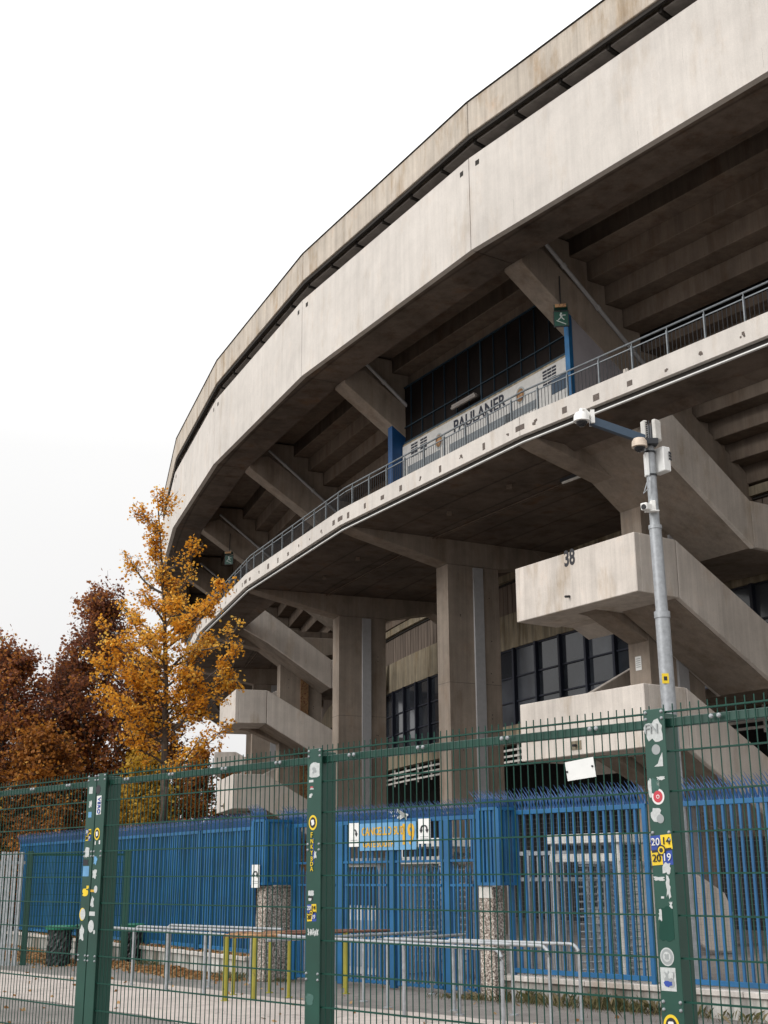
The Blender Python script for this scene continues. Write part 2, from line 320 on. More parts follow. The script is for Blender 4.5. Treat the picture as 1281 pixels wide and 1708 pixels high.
# ------------------------------------------------------------------ stadium
STAD = thing('stadium', tuple(Vp(1, 5.5)), 'round grey concrete stadium with overhanging parapet bands and a railed gallery', 'stadium')
K0, K1 = -1, 8
def zst(i): return 3.03+.587*i, 16.88-.516*i
for k in range(K0, K1):
    # roof edge panel and the roof deck behind it
    mb = MB(); bayprism(mb, k, rect(0, .16, 19.5, 20.42), .012, .012)
    bayprism(mb, k, rect(-.03, .2, 20.42, 20.46), 0, 0, 1)
    bayprism(mb, k, [(.16, 19.95), (.5, 19.95), (24, 22.0), (24, 22.2), (.16, 20.2)], .01, .01)
    rp = mb.build('roof_panel', [CR, JOINT], STAD, bevel=.012)
    # strips under the roof edge
    mb = MB(); n_ = 6
    bayprism(mb, k, rect(.05, .13, 19.40, 19.49), 0, 0, 1)
    for j in range(n_):
        bayprism(mb, k, [(.22, 19.36), (.62, 19.30), (.62, 19.34), (.22, 19.40)], 0, 0, 0, j/n_+.008, (j+1)/n_-.008)
        bayprism(mb, k, rect(.20, .66, 19.32, 19.46), 0, 0, 1, j/n_-.004, j/n_+.004)
        bayprism(mb, k, [(.75, 19.2), (1.3, 19.1), (1.3, 19.15), (.75, 19.25)], 0, 0, 1, j/n_+.01, (j+1)/n_-.03)
    mb.build('eaves_strip', [STRIPM, JOINT], STAD)
    # outer parapet band
    mb = MB(); bayprism(mb, k, rect(0, .16, 16.28, 18.82), .012, .012)
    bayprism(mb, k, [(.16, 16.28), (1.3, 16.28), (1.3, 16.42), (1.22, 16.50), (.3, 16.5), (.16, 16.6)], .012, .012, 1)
    bayprism(mb, k, rect(.05, .15, 16.3, 18.8), -.0, 0, 2, 0, .0012); bayprism(mb, k, rect(.05, .15, 16.3, 18.8), 0, 0, 2, .9988, 1)
    for t in (.035, .965): bayprism(mb, k, rect(-.004, .02, 18.48, 18.62), 0, 0, 2, t-.008, t+.008)
    rr_ = random.Random(k*7+3)
    for q in range(5):
        t = rr_.uniform(.05, .95); z_ = rr_.choice((16.35, 16.4, 17.6)); n3 = rr_.randint(3, 6)
        for u in range(n3): t2 = t+rr_.uniform(-.0006, .0006); bayprism(mb, k, rect(-.0015, .01, z_+.09*u, z_+.09*(u+1)), 0, 0, 3, t2, t2+.0007)
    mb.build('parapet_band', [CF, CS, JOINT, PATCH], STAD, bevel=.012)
    # underside of the seating terraces
    mb = MB(); top = []
    bayprism(mb, k, [(1.25, 16.5), (1.4, 16.5), (1.4, 17.4), (3.03, 17.4), (3.03, 16.88), (3.03, 18.0), (1.25, 18.4)], .02, .02)
    for i in range(0, 14):
        r0, z0 = zst(i); r1, z1 = zst(i+1)
        if k == 0 and i == 4:
            bayprism(mb, k, [(r0+.15, z0), (r1+.12, z0), (r1+.12, z0+.13), (r0+.3, z0+.13), (r0+.3, z0+.24), (r0+.15, z0+.24)], .03, .03); continue
        bayprism(mb, k, [(r0, z0), (r1+.12, z0), (r1+.12, z0+.13), (r0+.12, z0+.13), (r0+.12, z0+.52), (r0, z0+.52)], .03, .03)
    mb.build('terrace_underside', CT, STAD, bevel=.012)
    # dark space above the terraces
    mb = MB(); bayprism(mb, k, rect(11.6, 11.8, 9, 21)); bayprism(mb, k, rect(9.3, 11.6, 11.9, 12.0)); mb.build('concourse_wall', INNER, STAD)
    # gallery slab, its edge beam, white lip
    deep = 2.72 if k in (0, 3, 6) else 9.5
    mb = MB()
    prof = [(1.47, 11.63), (deep, 11.63), (deep, 11.98), (1.47, 11.98)] if deep > 3 else [(1.47, 11.63), (deep-.3, 11.63), (deep, 11.5), (deep, 11.98), (1.47, 11.98)]
    bayprism(mb, k, prof, 0, 0)
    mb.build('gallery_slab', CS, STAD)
    mb = MB(); bayprism(mb, k, rect(1.33, 1.46, 11.725, 12.21), .008, .008)
    bayprism(mb, k, rect(1.40, 1.47, 11.572, 11.606), 0, 0, 3)
    bayprism(mb, k, rect(1.45, 1.47, 11.606, 11.725), 0, 0, 2)
    for j in range(9):
        t = .055+j*.111; wv_ = random.choice([.013, .016, .022, .018])*1.0; hh = random.uniform(.06, .105); zc = 11.92+random.uniform(-.02, .02)
        if random.random() < .5: bayprism(mb, k, rect(1.326, 1.34, zc-hh, zc+hh), 0, 0, 1, t-wv_/2, t+wv_/2)
        else:
            for q in range(4):
                dt = random.uniform(-.4, .4)*wv_; dz = random.uniform(-.6, .6)*hh; a_ = random.uniform(.2, .45)
                bayprism(mb, k, rect(1.326-.001*q, 1.34, zc+dz-hh*a_, zc+dz+hh*a_), 0, 0, 1, t+dt-wv_*a_/2, t+dt+wv_*a_/2)
    for t0, t1 in ((.0, .019), (.981, 1)): bayprism(mb, k, rect(1.325, 1.34, 11.86, 12.0), .004, .004, 1, t0, t1)
    mb.build('gallery_edge', [CF, PATCH, JOINT, WHITE], STAD, bevel=.006)
    # gallery railing: mesh of rails and balusters, nine posts
    mb = MB(); RH = 1.5
    mb.tube([bayp(k, 0, RH, 12.92), bayp(k, 1, RH, 12.92)], .024, 8)
    for z in (12.79, 12.28): bayprism(mb, k, rect(RH-.012, RH+.012, z-.012, z+.012), .02, .02)
    nb = 81
    for j in range(nb):
        t = (j+.5)/nb; p = bayp(k, t, RH, 0); mb.obox((p.x, p.y, 12.535), (1, 0, 0), (0, 1, 0), (0, 0, 1), .0065, .0065, .25, 1)
    rl = mb.build('railing', [RAILG, DARKM], STAD)
    for j in range(9):
        t = .055+j*.1112; mb = MB(); p = bayp(k, t, RH-.02, 0)
        mb.obox((p.x, p.y, 12.46), (math.cos(ang(k-.5)), math.sin(ang(k-.5)), 0), (-math.sin(ang(k-.5)), math.cos(ang(k-.5)), 0), (0, 0, 1), .024, .016, .37)
        mb.tube([(p.x, p.y, 12.82), (p.x, p.y, 12.91)], .012, 6); mb.build('railing_post', RAILG, rl)
# radial frames
for k in range(K0, K1):
    stair = k in (0, 3, 6)
    mb = MB()
    radprism(mb, k, rect(4.83, 6.66, 0, 10.84), -.35, .35)
    rr_ = random.Random(k+50)
    for q in range(9):
        x_ = rr_.choice((5.2, 5.25, 6.3, 6.35)); z_ = rr_.uniform(3.5, 10.4); radprism(mb, k, [(x_+.018*math.cos(u), z_+.018*math.sin(u)) for u in np.linspace(0, 5.5, 7)], -.353, -.34, 1)
    for z_ in (3.6, 7.2): radprism(mb, k, rect(4.828, 6.662, z_-.004, z_+.004), -.3515, .3515, 1)
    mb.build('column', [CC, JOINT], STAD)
    mb = MB(); radprism(mb, k, rect(5.72, 6.06, 0, 10.8), -.42, -.345)
    mb.build('downpipe', RUSTP if k == 3 else PIPE, STAD)
    mb = MB()
    radprism(mb, k, [(1.47, 11.625), (1.9, 11.50), (4.83, 10.85), (6.66, 10.85), (9.2, 11.3), (9.2, 11.66), (1.47, 11.66)], -.33, .33)
    mb.build('gallery_beam', CC, STAD, bevel=.02)
    # stepped raker carrying the upper terraces
    pr = [(1.3, 16.2), (1.3, 16.55), (1.42, 17.3), (3.03, 17.3)]
    for i in range(0, 12):
        r0, z0 = zst(i); r1, z1 = zst(i+1); pr += [(r0, z0-.005), (r1, z0-.005)]
    rl_ = pr[-1][0]; pr += [(rl_, 10.2), (9.0, 10.95)]
    mb = MB(); radprism(mb, k, pr, -.22, .30); radprism(mb, k, [(1.3, 16.19), (1.32, 16.54), (2.0, 16.75), (9.0, 12.0), (9.0, 10.94), (1.95, 15.745)], -.34, .34)
    mb.build('raker_beam', CC, STAD, bevel=.015)
    mb = MB(); mb.tube([loc(k, 2.0, -.40, 16.93), loc(k, 6.5, -.40, 13.35)], .055, 8)
    for q in (2.6, 3.7, 4.8): mb.tube([loc(k, q, -.40, 16.93-(q-2)*.7956+.005), loc(k, q+.08, -.40, 16.93-(q-1.92)*.7956)], .075, 8)
    mb.build('drain_pipe', PIPE, STAD, smooth=True)
for k in range(K0, K1):
    if k in (0, 3, 6): continue
    mb = MB()
    for r_, rad_ in ((4.3, .018), (4.42, .012)):
        mb.tube([bayp(k, .04, r_, 11.60-rad_), bayp(k, .96, r_, 11.60-rad_)], rad_, 6)
        for t in np.arange(.1, .95, .14): p = bayp(k, t, r_, 11.6-rad_); mb.obox(p, (1, 0, 0), (0, 1, 0), UZ, rad_*1.5, rad_*1.5, rad_*1.2)
    for t in (.33, .66): p = bayp(k, t, 3.2, 11.57); mb.obox(p, (1, 0, 0), (0, 1, 0), UZ, .07, .07, .05)
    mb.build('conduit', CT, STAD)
# curved inner wall behind the columns
def arcband(mb, k0, k1, r0, r1, z0, z1, n, mi=0):
    for j in range(n):
        a = k0+(k1-k0)*j/n; b_ = k0+(k1-k0)*(j+1)/n
        mb.loft([arc(a, r, z) for r, z in rect(r0, r1, z0, z1)], [arc(b_, r, z) for r, z in rect(r0, r1, z0, z1)], mi, caps=(j in (0, n-1)))
for k in range(K0, K1):
    mb = MB(); arcband(mb, k-1, k, 9.0, 9.25, 9.06, 10.26, 6); mb.build('wall_band', CW, STAD)
    mb = MB(); arcband(mb, k-1, k, 8.95, 9.3, 5.85, 6.46, 6); mb.build('wall_band', CW, STAD)
    mb = MB(); arcband(mb, k-1, k, 8.85, 9.4, 11.38, 11.64, 6)
    mb.build('wall_band', CW, STAD)
    mb = MB(); nr = 27
    for j in range(nr):
        a = k-1+(j+.06)/nr; b_ = k-1+(j+.94)/nr
        mb.loft([arc(a, r, z) for r, z in rect(9.03, 9.2, 10.26, 11.32)], [arc(b_, r, z) for r, z in rect(9.03, 9.2, 10.26, 11.32)])
    arcband(mb, k-1, k, 9.12, 9.2, 10.26, 11.42, 6, 1); arcband(mb, k-1, k, 8.96, 9.06, 11.3, 11.36, 6, 1)
    mb.build('ribbed_cladding', [RIB, JOINT], STAD)
    for j in range(6):
        a = k-1+j/6; b_ = k-1+(j+1)/6; mb = MB()
        mid = (a+b_)/2
        for (qa, qb, th) in ((a-.006, a+.006, 8.96),):
            mb.loft([arc(qa, r, z) for r, z in rect(th, 9.2, 6.46, 9.06)], [arc(qb, r, z) for r, z in rect(th, 9.2, 6.46, 9.06)])
        for z in (6.49, 7.25, 8.08, 9.03): mb.loft([arc(a, r, q) for r, q in rect(9.05, 9.15, z-.025, z+.025)], [arc(b_, r, q) for r, q in rect(9.05, 9.15, z-.025, z+.025)])
        fr = mb.build('window', NAVY, STAD)
        mb = MB(); pm = random.random()
        for (z0, z1) in ((6.5, 7.23), (7.27, 8.06), (8.1, 9.01)):
            mi = 1 if (pm < .45 and random.random() < .8) else 0
            tl = random.uniform(-.006, .006)
            mb.loft([arc(a+.005, r+tl, q) for r, q in rect(9.1, 9.12, z0, z1)], [arc(b_-.005, r-tl, q) for r, q in rect(9.1, 9.12, z0, z1)], mi)
        mb.build('pane', [GL, GL2], fr)
    mb = MB()
    for q, z in enumerate((5.28, 5.46, 5.66)): arcband(mb, k-1, k, 9.0, 9.05, z-.035, z+.035, 5)
    for j in range(6): p = arc(k-1+j/6, 9.06, 5.5); mb.obox(p, (1, 0, 0), (0, 1, 0), (0, 0, 1), .03, .03, .36)
    mb.build('louvre', WHITE2, STAD)
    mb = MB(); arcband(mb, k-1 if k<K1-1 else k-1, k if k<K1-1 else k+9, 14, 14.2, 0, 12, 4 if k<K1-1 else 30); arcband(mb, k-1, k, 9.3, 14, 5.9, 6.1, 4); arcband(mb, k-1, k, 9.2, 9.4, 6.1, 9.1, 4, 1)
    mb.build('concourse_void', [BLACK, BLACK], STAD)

# stair towers at every third frame
def stairs(k):
    def wall(prof, o0, o1, name='stair_parapet'):
        mb = MB(); radprism(mb, k, prof, o0, o1); return mb.build(name, CB, STAD, bevel=.015)
    a = ang(k)
    for lev, (zt, zb) in enumerate(((9.0, 7.64), (5.6, 4.24))):
        fl = zb+.24
        mb = MB()
        radprism(mb, k, rect(2.6, 2.76, zb, zt), -2.3, 1.9)                       # front
        radprism(mb, k, rect(2.76, 3.9, zb, zt), -2.3, -2.15); radprism(mb, k, rect(2.76, 3.9, zb, zt), 1.75, 1.9)
        radprism(mb, k, [(2.76, zb+.005), (4.3, zb+.005), (4.83, zb-.25), (4.83, fl), (2.76, fl)], -2.15, 1.75)
        o = mb.build('stair_landing', CB, STAD, bevel=.015)
        mb = MB(); radprism(mb, k, [(3.0, zb+.02), (3.5, zb-.02), (4.9, zb-.62), (4.9, zb+.02)], -.33, .33); mb.build('stair_corbel', CC, STAD, bevel=.02)
        dz = 1.78; r1 = 7.1
        # flight down on the right, inward
        wall([(3.92, zb), (3.92, zt), (r1, zt-dz), (9.0, zt-dz), (9.0, zb-dz), (r1-.05, zb-dz)], -2.3, -2.15)
        mb = MB(); radprism(mb, k, [(3.9, zb+.01), (3.9, fl), (r1, fl-dz), (9.0, fl-dz), (9.0, zb-dz+.01), (r1-.05, zb-dz+.01)], -2.15, -.45)
        st_ = 11
        for q in range(st_):
            x0 = 3.9+(r1-3.9)*q/st_; x1 = 3.9+(r1-3.9)*(q+1)/st_; zz = fl-dz*q/st_
            radprism(mb, k, [(x0, zz-.1), (x0, zz+.02), (x1, zz+.02), (x1, zz-.1)], -2.14, -.46)
        mb.build('stair_flight', CC, STAD)
        wall([(4.9, zb-.5), (4.9, zt-.52), (r1, zt-dz), (r1, zb-dz), (r1-.05, zb-dz)], -.47, -.36)
        # flight up on the left, inward, to the landing above
        up_ = 1.6
        wall([(3.92, zb), (3.92, zt), (r1, zt+up_), (r1, zb+up_)], 1.75, 1.9)
        mb = MB(); radprism(mb, k, [(3.9, zb), (3.9, fl), (r1, fl+up_), (9.0, fl+up_), (9.0, zb+up_), (r1-.05, zb+up_)], .45, 1.75)
        mb.build('stair_flight', CC, STAD)
        mb = MB(); radprism(mb, k, rect(r1, 9.0, zb-dz+.01, fl-dz-.01), -.45, 1.9); mb.build('inner_landing', CC, STAD)
    # flight from the gallery
    wall([(2.72, 11.6), (2.72, 13.0), (4.09, 12.14), (6.6, 10.38), (6.62, 9.18), (3.89, 11.0)], -2.3, -2.15)
    wall([(6.64, 9.2), (6.62, 10.38), (9.0, 10.38), (9.0, 9.2)], -2.3, -2.15)
    mb = MB(); radprism(mb, k, [(2.72, 11.7), (2.72, 11.97), (6.6, 9.45), (9.0, 9.45), (9.0, 9.21), (6.6, 9.21), (3.3, 11.5)], -2.15, .35); mb.build('stair_flight', CC, STAD)
    # small spout and plate on the fronts
    mb = MB(); p = loc(k, 2.6, -.08, 7.93); dn = -Vector((math.cos(a), math.sin(a), 0)); mb.tube([p, p+dn*.14-UZ*.02], .03, 8); mb.build('spout', DARKM, STAD)
    mb = MB(); tt = Vector((-math.sin(a), math.cos(a), 0)); mb.obox(loc(k, 2.595, -.08, 4.46), tt, dn, UZ, .16, .01, .10); mb.tube([loc(k, 2.6, -.08, 4.46), loc(k, 2.48, -.08, 4.45)], .03, 8, 1)
    mb.build('fixing_plate', [CW, DARKM], STAD)
for k in (0, 3, 6): stairs(k)
a = ang(0); T0 = Vector((-math.sin(a), math.cos(a), 0)); D0 = -Vector((math.cos(a), math.sin(a), 0))
mb = MB()   # stencilled 38 on the upper landing
put_text(mb, '38', .62, loc(0, 2.598, -.135, 8.84), -T0, UZ, D0, 0, .62, .85, .03)
nm = mb.build('stencil_number', BLK, STAD)
for k, o_, z in ((0, 0.0, 9.23), (0, -.05, 6.55)):
    mb = MB(); mb.obox(loc(k, 4.82, o_+.08, z), T0, D0, UZ, .10, .004, .17)
    for q in range(5): mb.obox(loc(k, 4.812, o_+.08, z+.11-.05*q), T0, D0, UZ, .07, .002, .008, 1)
    mb.build('notice', [WHITE, GREYI], STAD)
# foot of the ground-level stair behind the blue fence
mb = MB(); radprism(mb, 0, [(3.62, 1.65), (3.92, 1.54), (4.53, 1.23), (4.74, .84), (4.73, .02), (3.92, .07), (3.62, .25)], -2.42, -2.2)
radprism(mb, 0, [(3.0, 1.9), (3.62, 1.65), (3.62, .25), (3.0, .35)], -2.42, -2.2)
mb.build('stair_foot', CB, STAD, bevel=.03)
mb = MB()
for q in range(6): radprism(mb, 0, rect(6.2+.32*q, 9.0, .155*q+.002, .155*(q+1)), -6.5+.01*q, -2.6-.01*q)
mb.build('entrance_steps', CB, STAD)
mb = MB()
for s_ in (-2.9, -4.4): mb.tube([loc(0, 6.0, s_, .9), loc(0, 8.0, s_, 1.85)], .025, 6); mb.tube([loc(0, 6.1, s_, 0), loc(0, 6.1, s_, .95)], .022, 6); mb.tube([loc(0, 7.9, s_, .7), loc(0, 7.9, s_, 1.8)], .022, 6)
mb.build('handrail', GALV, STAD)

# the glazed bar room in the bay between frames 0 and 1
bay = 1; ab = ang(.5); TB = Vector((-math.sin(ab), math.cos(ab), 0)); DB = -Vector((math.cos(ab), math.sin(ab), 0))
mb = MB(); bayprism(mb, bay, rect(3.4, 3.44, 14.50, 16.40), .34, .34, 1)
for j in range(1, 14): tt_ = .060+j*.0715; w_ = .05 if j == 6 else .011; bayprism(mb, bay, rect(3.36, 3.45, 14.50, 16.4), 0, 0, 0, tt_-w_/18, tt_+w_/18)
for z, h in ((14.53, .03), (15.04, .013), (16.38, .02)): bayprism(mb, bay, rect(3.35, 3.45, z-h, z+h), .34, .34)
WB = mb.build('glazed_screen', [TEAL, GL3], STAD)
mb = MB(); bayprism(mb, bay, rect(3.31, 3.6, 12.0, 14.47), .34, .34); mb.build('bar_wall', CW, STAD)
mb = MB(); radprism(mb, 1, [(2.95, 12.0), (2.95, 15.06), (3.7, 14.55), (3.7, 12.0)], -.33, -.05); mb.build('blue_partition', BLUE2, STAD)
mb = MB(); radprism(mb, 0, [(2.75, 12.0), (2.75, 15.2), (2.87, 15.12), (2.87, 12.0)], -.335, -.17, 1); radprism(mb, 0, [(2.87, 12.0), (2.87, 15.11), (6.0, 13.0), (6.0, 12.0)], -.325, -.19); mb.build('white_partition', [PARTW, BLUE], STAD)
# banner on the bar front
BN = MB(); bayprism(BN, bay, rect(3.275, 3.30, 13.1, 14.39), .42, .38)
def bpt(t, z, d=0): return bayp(bay, t+.022, 3.27-d, z+.13)
put_text(BN, 'PAULANER', .62, bpt(.47, 13.98), -TB, UZ, DB, 1, .84, .86, .022)
for t, z in ((.703, 13.83), (.247, 13.88)):
    c = bpt(t, z)
    for r_, mi, d in ((.21, 4, .002), (.165, 3, .005), (.10, 2, .008)):
        ring = [c-TB*(r_*math.cos(q))+UZ*(r_*1.15*math.sin(q)) for q in np.linspace(0, 2*math.pi, 24, endpoint=False)]
        BN.loft([p for p in ring], [p+DB*d for p in ring], mi)
for tc in (.86, .80, .115):
    for q in range(5):
        for qq in range(2 if tc > .5 else 3): BN.obox(bpt(tc-.022*qq+.01, 14.16-.09*q), TB, DB, UZ, .085, .004, .028, 1)
for tc, wd in ((.47, 1.5), (.80, .9), (.25, .7)): BN.obox(bpt(tc, 13.42), TB, DB, UZ, wd, .004, .12, 5)
BN.obox(bpt(.06, 13.62), TB, DB, UZ, .3, .005, .2, 6)
bo = BN.build('banner', [BANW, NAVY, ORNT, RUSTP, GREYI, RAILG, ARM])
tag(bo, 'long white banner reading PAULANER on the bar front behind the gallery railing', 'banner')
mb = MB(); p0, p1 = bayp(bay, .63, 3.2, 14.68), bayp(bay, .49, 3.2, 14.68); mb.tube([p0, p1], .05, 8); mb.obox((p0+p1)/2+UZ*.05, TB, DB, UZ, .58, .05, .03)
tag(mb.build('tube_light', STRIPM), 'unlit tube light fitting above the PAULANER banner', 'light fitting')
# exit signs
def exit_sign(k, lab):
    a = ang(k); T = Vector((-math.sin(a), math.cos(a), 0)); D = -Vector((math.cos(a), math.sin(a), 0))
    base = loc(k, 2.45, -.42, 14.9); t = thing('exit_sign', tuple(base), lab, 'exit sign', 'green escape signs under the upper tier')
    ax = (-T*.55+D*-.0+(-D)*.83).normalized(); ax = Vector((.88, -.15, 0)).normalized(); nr = Vector((-.15, -.88, 0)).normalized()
    mb = MB(); mb.obox(base, ax, nr, UZ, .19, .02, .21); mb.obox(base+nr*.022, ax, nr, UZ, .17, .003, .19, 1); mb.build('panel', [DARKM, EXITG], t)
    mb = MB(); c = base+nr*.027+UZ*.04
    mb.obox(c+UZ*.10, ax, nr, UZ, .022, .003, .022); mb.obox(c+UZ*.03, (ax+UZ*.4).normalized(), nr, (UZ-ax*.4).normalized(), .022, .003, .05)
    mb.obox(c-UZ*.04+ax*.04, (ax+UZ).normalized(), nr, (UZ-ax).normalized(), .012, .003, .05); mb.obox(c-UZ*.04-ax*.04, (ax-UZ).normalized(), nr, (UZ+ax).normalized(), .012, .003, .05)
    mb.obox(c+UZ*.05+ax*.07, ax, nr, UZ, .045, .003, .010)
    mb.obox(c-UZ*.14, (ax*2-UZ).normalized(), nr, (UZ*2+ax).normalized(), .13, .003, .010); mb.build('running_figure', SIGNW, t)
    mb = MB(); mb.tube([base+UZ*.2, base+UZ*1.2-nr*.05], .015, 6); mb.build('hanger', DARKM, t)
    mb = MB(); mb.obox(base+UZ*.29+nr*.05, ax, nr, UZ, .17, .09, .05); mb.obox(base+UZ*.29+nr*.16, ax, nr, UZ, .14, .02, .04, 1); mb.build('lamp_box', [EXITG, ORNT], t)
exit_sign(0, 'green escape sign on the blue-edged wall right of the PAULANER banner')
exit_sign(3, 'green escape sign far left under the upper tier behind the tree')
# strip lights under slabs
def strip(p, T, lab):
    mb = MB(); mb.obox(p+UZ*.05, T, T.cross(UZ), UZ, .62, .07, .04, 1); mb.tube([p-T*.58, p+T*.58], .045, 8)
    tag(mb.build('tube_light', [WHITE2, DARKM]), lab, 'light fitting')
strip(loc(0, 3.6, .5, 11.25)+Vector((0, 0, -.02)), T0, 'unlit tube light on the soffit left of the camera pole')
strip(bayp(0, .55, 7.4, 12.85), T0, 'unlit tube light under the stepped terraces at the right edge')
# ------------------------------------------------------------------ green mesh fence in front of the camera
FENCE = thing('mesh_fence', tuple(P_(5.49, 6.5, 0)), 'dark green welded mesh fence with sticker-covered flat posts, nearest to the viewer', 'fence')
def fence_panel(s0, s1, n0, parent, ztop=2.41, pitch=.0526, lod=0):
    mb = MB(); c = int((s1-s0)/pitch); off = ((s1-s0)-c*pitch)/2
    for j in range(c+1):
        s_ = s0+off+j*pitch+random.uniform(-.0012, .0012); x, y = (NF*n0+DF*s_).xy
        mb.obox((x, y, (ztop+.075)/2), NF, DF, UZ, .0024, .0024, (ztop+.005)/2)
    for j in range(13):
        z = ztop-.2*j
        if z < .02: break
        for d in ((-.0065, .0065) if not lod else (0,)):
            mb.obox(P_(n0+d, (s0+s1)/2, z), NF, DF, UZ, .0042, (s1-s0)/2, .0042)
    return mb.build('mesh_panel', GREEND, parent, fix=False)
PLATES = [(1.0, 1.13), (3.72, 3.85), (6.435, 6.58), (9.155, 9.29), (9.303, 9.44), (12.02, 12.16)]
for s0, s1 in ((1.1, 3.75), (3.82, 6.47), (6.55, 9.18), (9.42, 12.05), (12.13, 14.7)):
    fence_panel(s0, s1, 5.49, FENCE)
    mb = MB(); mb.obox(P_(5.525, (s0+s1)/2, 2.358), NF, DF, UZ, .02, (s1-s0)/2, .0235); tr = mb.build('top_rail', GREEN, FENCE, bevel=.003)
    for q in (.14, .38, .64, .88):
        for d in (-.022, .022):
            c = P_(5.478, s0+(s1-s0)*q+d, 2.363); mb = MB(); mb.tube([c, c-NF*.007, c-NF*.012], [.013, .012, .006], 8); mb.build('bolt', GALV, tr, smooth=True)
posts = []
for i, (s0, s1) in enumerate(PLATES):
    mb = MB(); sc = (s0+s1)/2
    mb.obox(P_(5.565, sc, 1.205), NF, DF, UZ, .06, .034, 1.205)
    for q in (-.02, .02): mb.obox(P_(5.563, sc+q, 1.2), NF, DF, UZ, .066, .004, 1.2)
    mb.obox(P_(5.503, sc, 1.2), NF, DF, UZ, .005, .028, 1.2)
    po = mb.build('post', GREEN, FENCE, bevel=.004); posts.append(po)
    mb = MB(); zt = 2.428 if i != 4 else 2.405
    mb.obox(P_(5.465, sc, zt/2), NF, DF, UZ, .005, (s1-s0)/2, zt/2); mb.build('cover_plate', GREEN, po, bevel=.002)
    for z in (2.39, 1.79, .99):
        for dz in ((.022, -.012) if z > 2 else (.018, -.018)):
            for s_ in (s0+.016, s1-.016):
                c = P_(5.461, s_, z+dz); mb = MB(); mb.tube([c, c-NF*.006, c-NF*.010], [.0095, .0085, .004], 8); mb.build('bolt', GALV, po, smooth=True)
# stickers: (post index, s, z, kind, w, h, mats)
def quad(mb, s_, z, w_, h_, mi, d=0, tilt=0, n0=5.4595):
    ax = (-DF*math.cos(tilt)+UZ*math.sin(tilt)); ay = (UZ*math.cos(tilt)+DF*math.sin(tilt)); mb.obox(P_(n0-d, s_, z), ax, ay, NF, w_/2, h_/2, .0006, mi)
def disc(mb, s_, z, r_, mi, d=0, sy=1.0, n0=5.4595):
    c = P_(n0-d, s_, z); ring = [c-DF*(r_*math.cos(q))+UZ*(r_*sy*math.sin(q)) for q in np.linspace(0, 2*math.pi, 26, endpoint=False)]
    mb.loft(ring, [p-NF*.001 for p in ring], mi)
def torn(mb, s_, z, w_, h_, mi, d=0, n0=5.4595, seed=0, cut=.35):
    rr = random.Random(seed); pts_ = []
    for q in range(18):
        t = 2*math.pi*q/18; rad_ = 1/max(abs(math.cos(t)), abs(math.sin(t)))*.5
        kx = rad_*(1-cut*rr.random()*(1 if rr.random() < .6 else .1)); pts_.append(P_(n0-d, s_, z)-DF*(w_*kx*math.cos(t))+UZ*(h_*kx*math.sin(t)))
    mb.loft(pts_, [p-NF*.001 for p in pts_], mi)
def stk(i, mats, fn, lab=None):
    mb = MB(); fn(mb); o = mb.build('sticker', mats, posts[i], label=lab)
def txt(mb, s, t, size, s_, z, mi, d=.002, sx=1, sy=1, rot=0, n0=5.4595):
    ax = (-DF*math.cos(rot)+UZ*math.sin(rot)); ay = (UZ*math.cos(rot)+DF*math.sin(rot)); put_text(mb, t, size, P_(n0-d, s_, z), ax, ay, -NF, mi, sx, sy)
def s1419(i, s_, z, k=1.0):
    def fn(mb):
        w_, h_ = .062*k, .072*k; tl = .06
        quad(mb, s_+w_*.5, z+h_*.5, w_, h_, 0, 0, tl); quad(mb, s_-w_*.5, z+h_*.55, w_*1.05, h_, 1, .0006, tl)
        quad(mb, s_+w_*.5, z-h_*.5, w_*1.05, h_, 1, .0006, tl); quad(mb, s_-w_*.5, z-h_*.5, w_, h_, 0, 0, tl)
        txt(mb, 0, '20', .052*k, s_+w_*.5, z+h_*.55, 2); txt(mb, 0, '14', .052*k, s_-w_*.5, z+h_*.6, 3)
        txt(mb, 0, '20', .052*k, s_+w_*.5, z-h_*.55, 3); txt(mb, 0, '19', .052*k, s_-w_*.5, z-h_*.5, 2)
        disc(mb, s_, z, .026*k, 3, .003); disc(mb, s_, z, .019*k, 1, .0045); disc(mb, s_, z, .011*k, 3, .006)
        quad(mb, s_+w_*.6, z-.004, w_*.7, .012*k, 3, .002, .1); quad(mb, s_-w_*.6, z+.004, w_*.7, .012*k, 3, .002, .1)
    stk(i, [INKB, YEL, WHITE, BLK], fn, 'blue and yellow sticker reading 2014 2019')
def f(mb): torn(mb, 3.793, 2.318, .115, .12, 0, seed=3, cut=.4); txt(mb, 0, 'FN', .07, 3.80, 2.325, 1)
stk(1, [PAPER, GREYI], f, 'torn white paper reading FN')
stk(1, [GREYI], lambda mb: disc(mb, 3.782, 2.221, .026, 0))
MG = rusty('faded_glue', (.05, .12, .10), (.2, .24, .22), .6, .8); 
stk(1, [PAPER], lambda mb: mb.loft([P_(5.4595, a, b) for a, b in ((3.745, 2.205), (3.745, 2.135), (3.80, 2.135), (3.775, 2.15), (3.765, 2.175))], [P_(5.4585, a, b) for a, b in ((3.745, 2.205), (3.745, 2.135), (3.80, 2.135), (3.775, 2.15), (3.765, 2.175))]))
def f(mb): torn(mb, 3.835, 2.03, .022, .10, 0, seed=5); torn(mb, 3.765, 2.075, .05, .02, 0, seed=6); torn(mb, 3.80, 2.04, .05, .08, 1, seed=8)
stk(1, [PAPER, MG], f)
def f(mb): disc(mb, 3.788, 1.985, .038, 0, 0, 1.05); disc(mb, 3.788, 1.985, .028, 1, .001, 1.05); disc(mb, 3.788, 1.985, .010, 0, .002); disc(mb, 3.788, 1.985, .006, 1, .003)
stk(1, [WHITE, RED], f, 'round white sticker with a red disc')
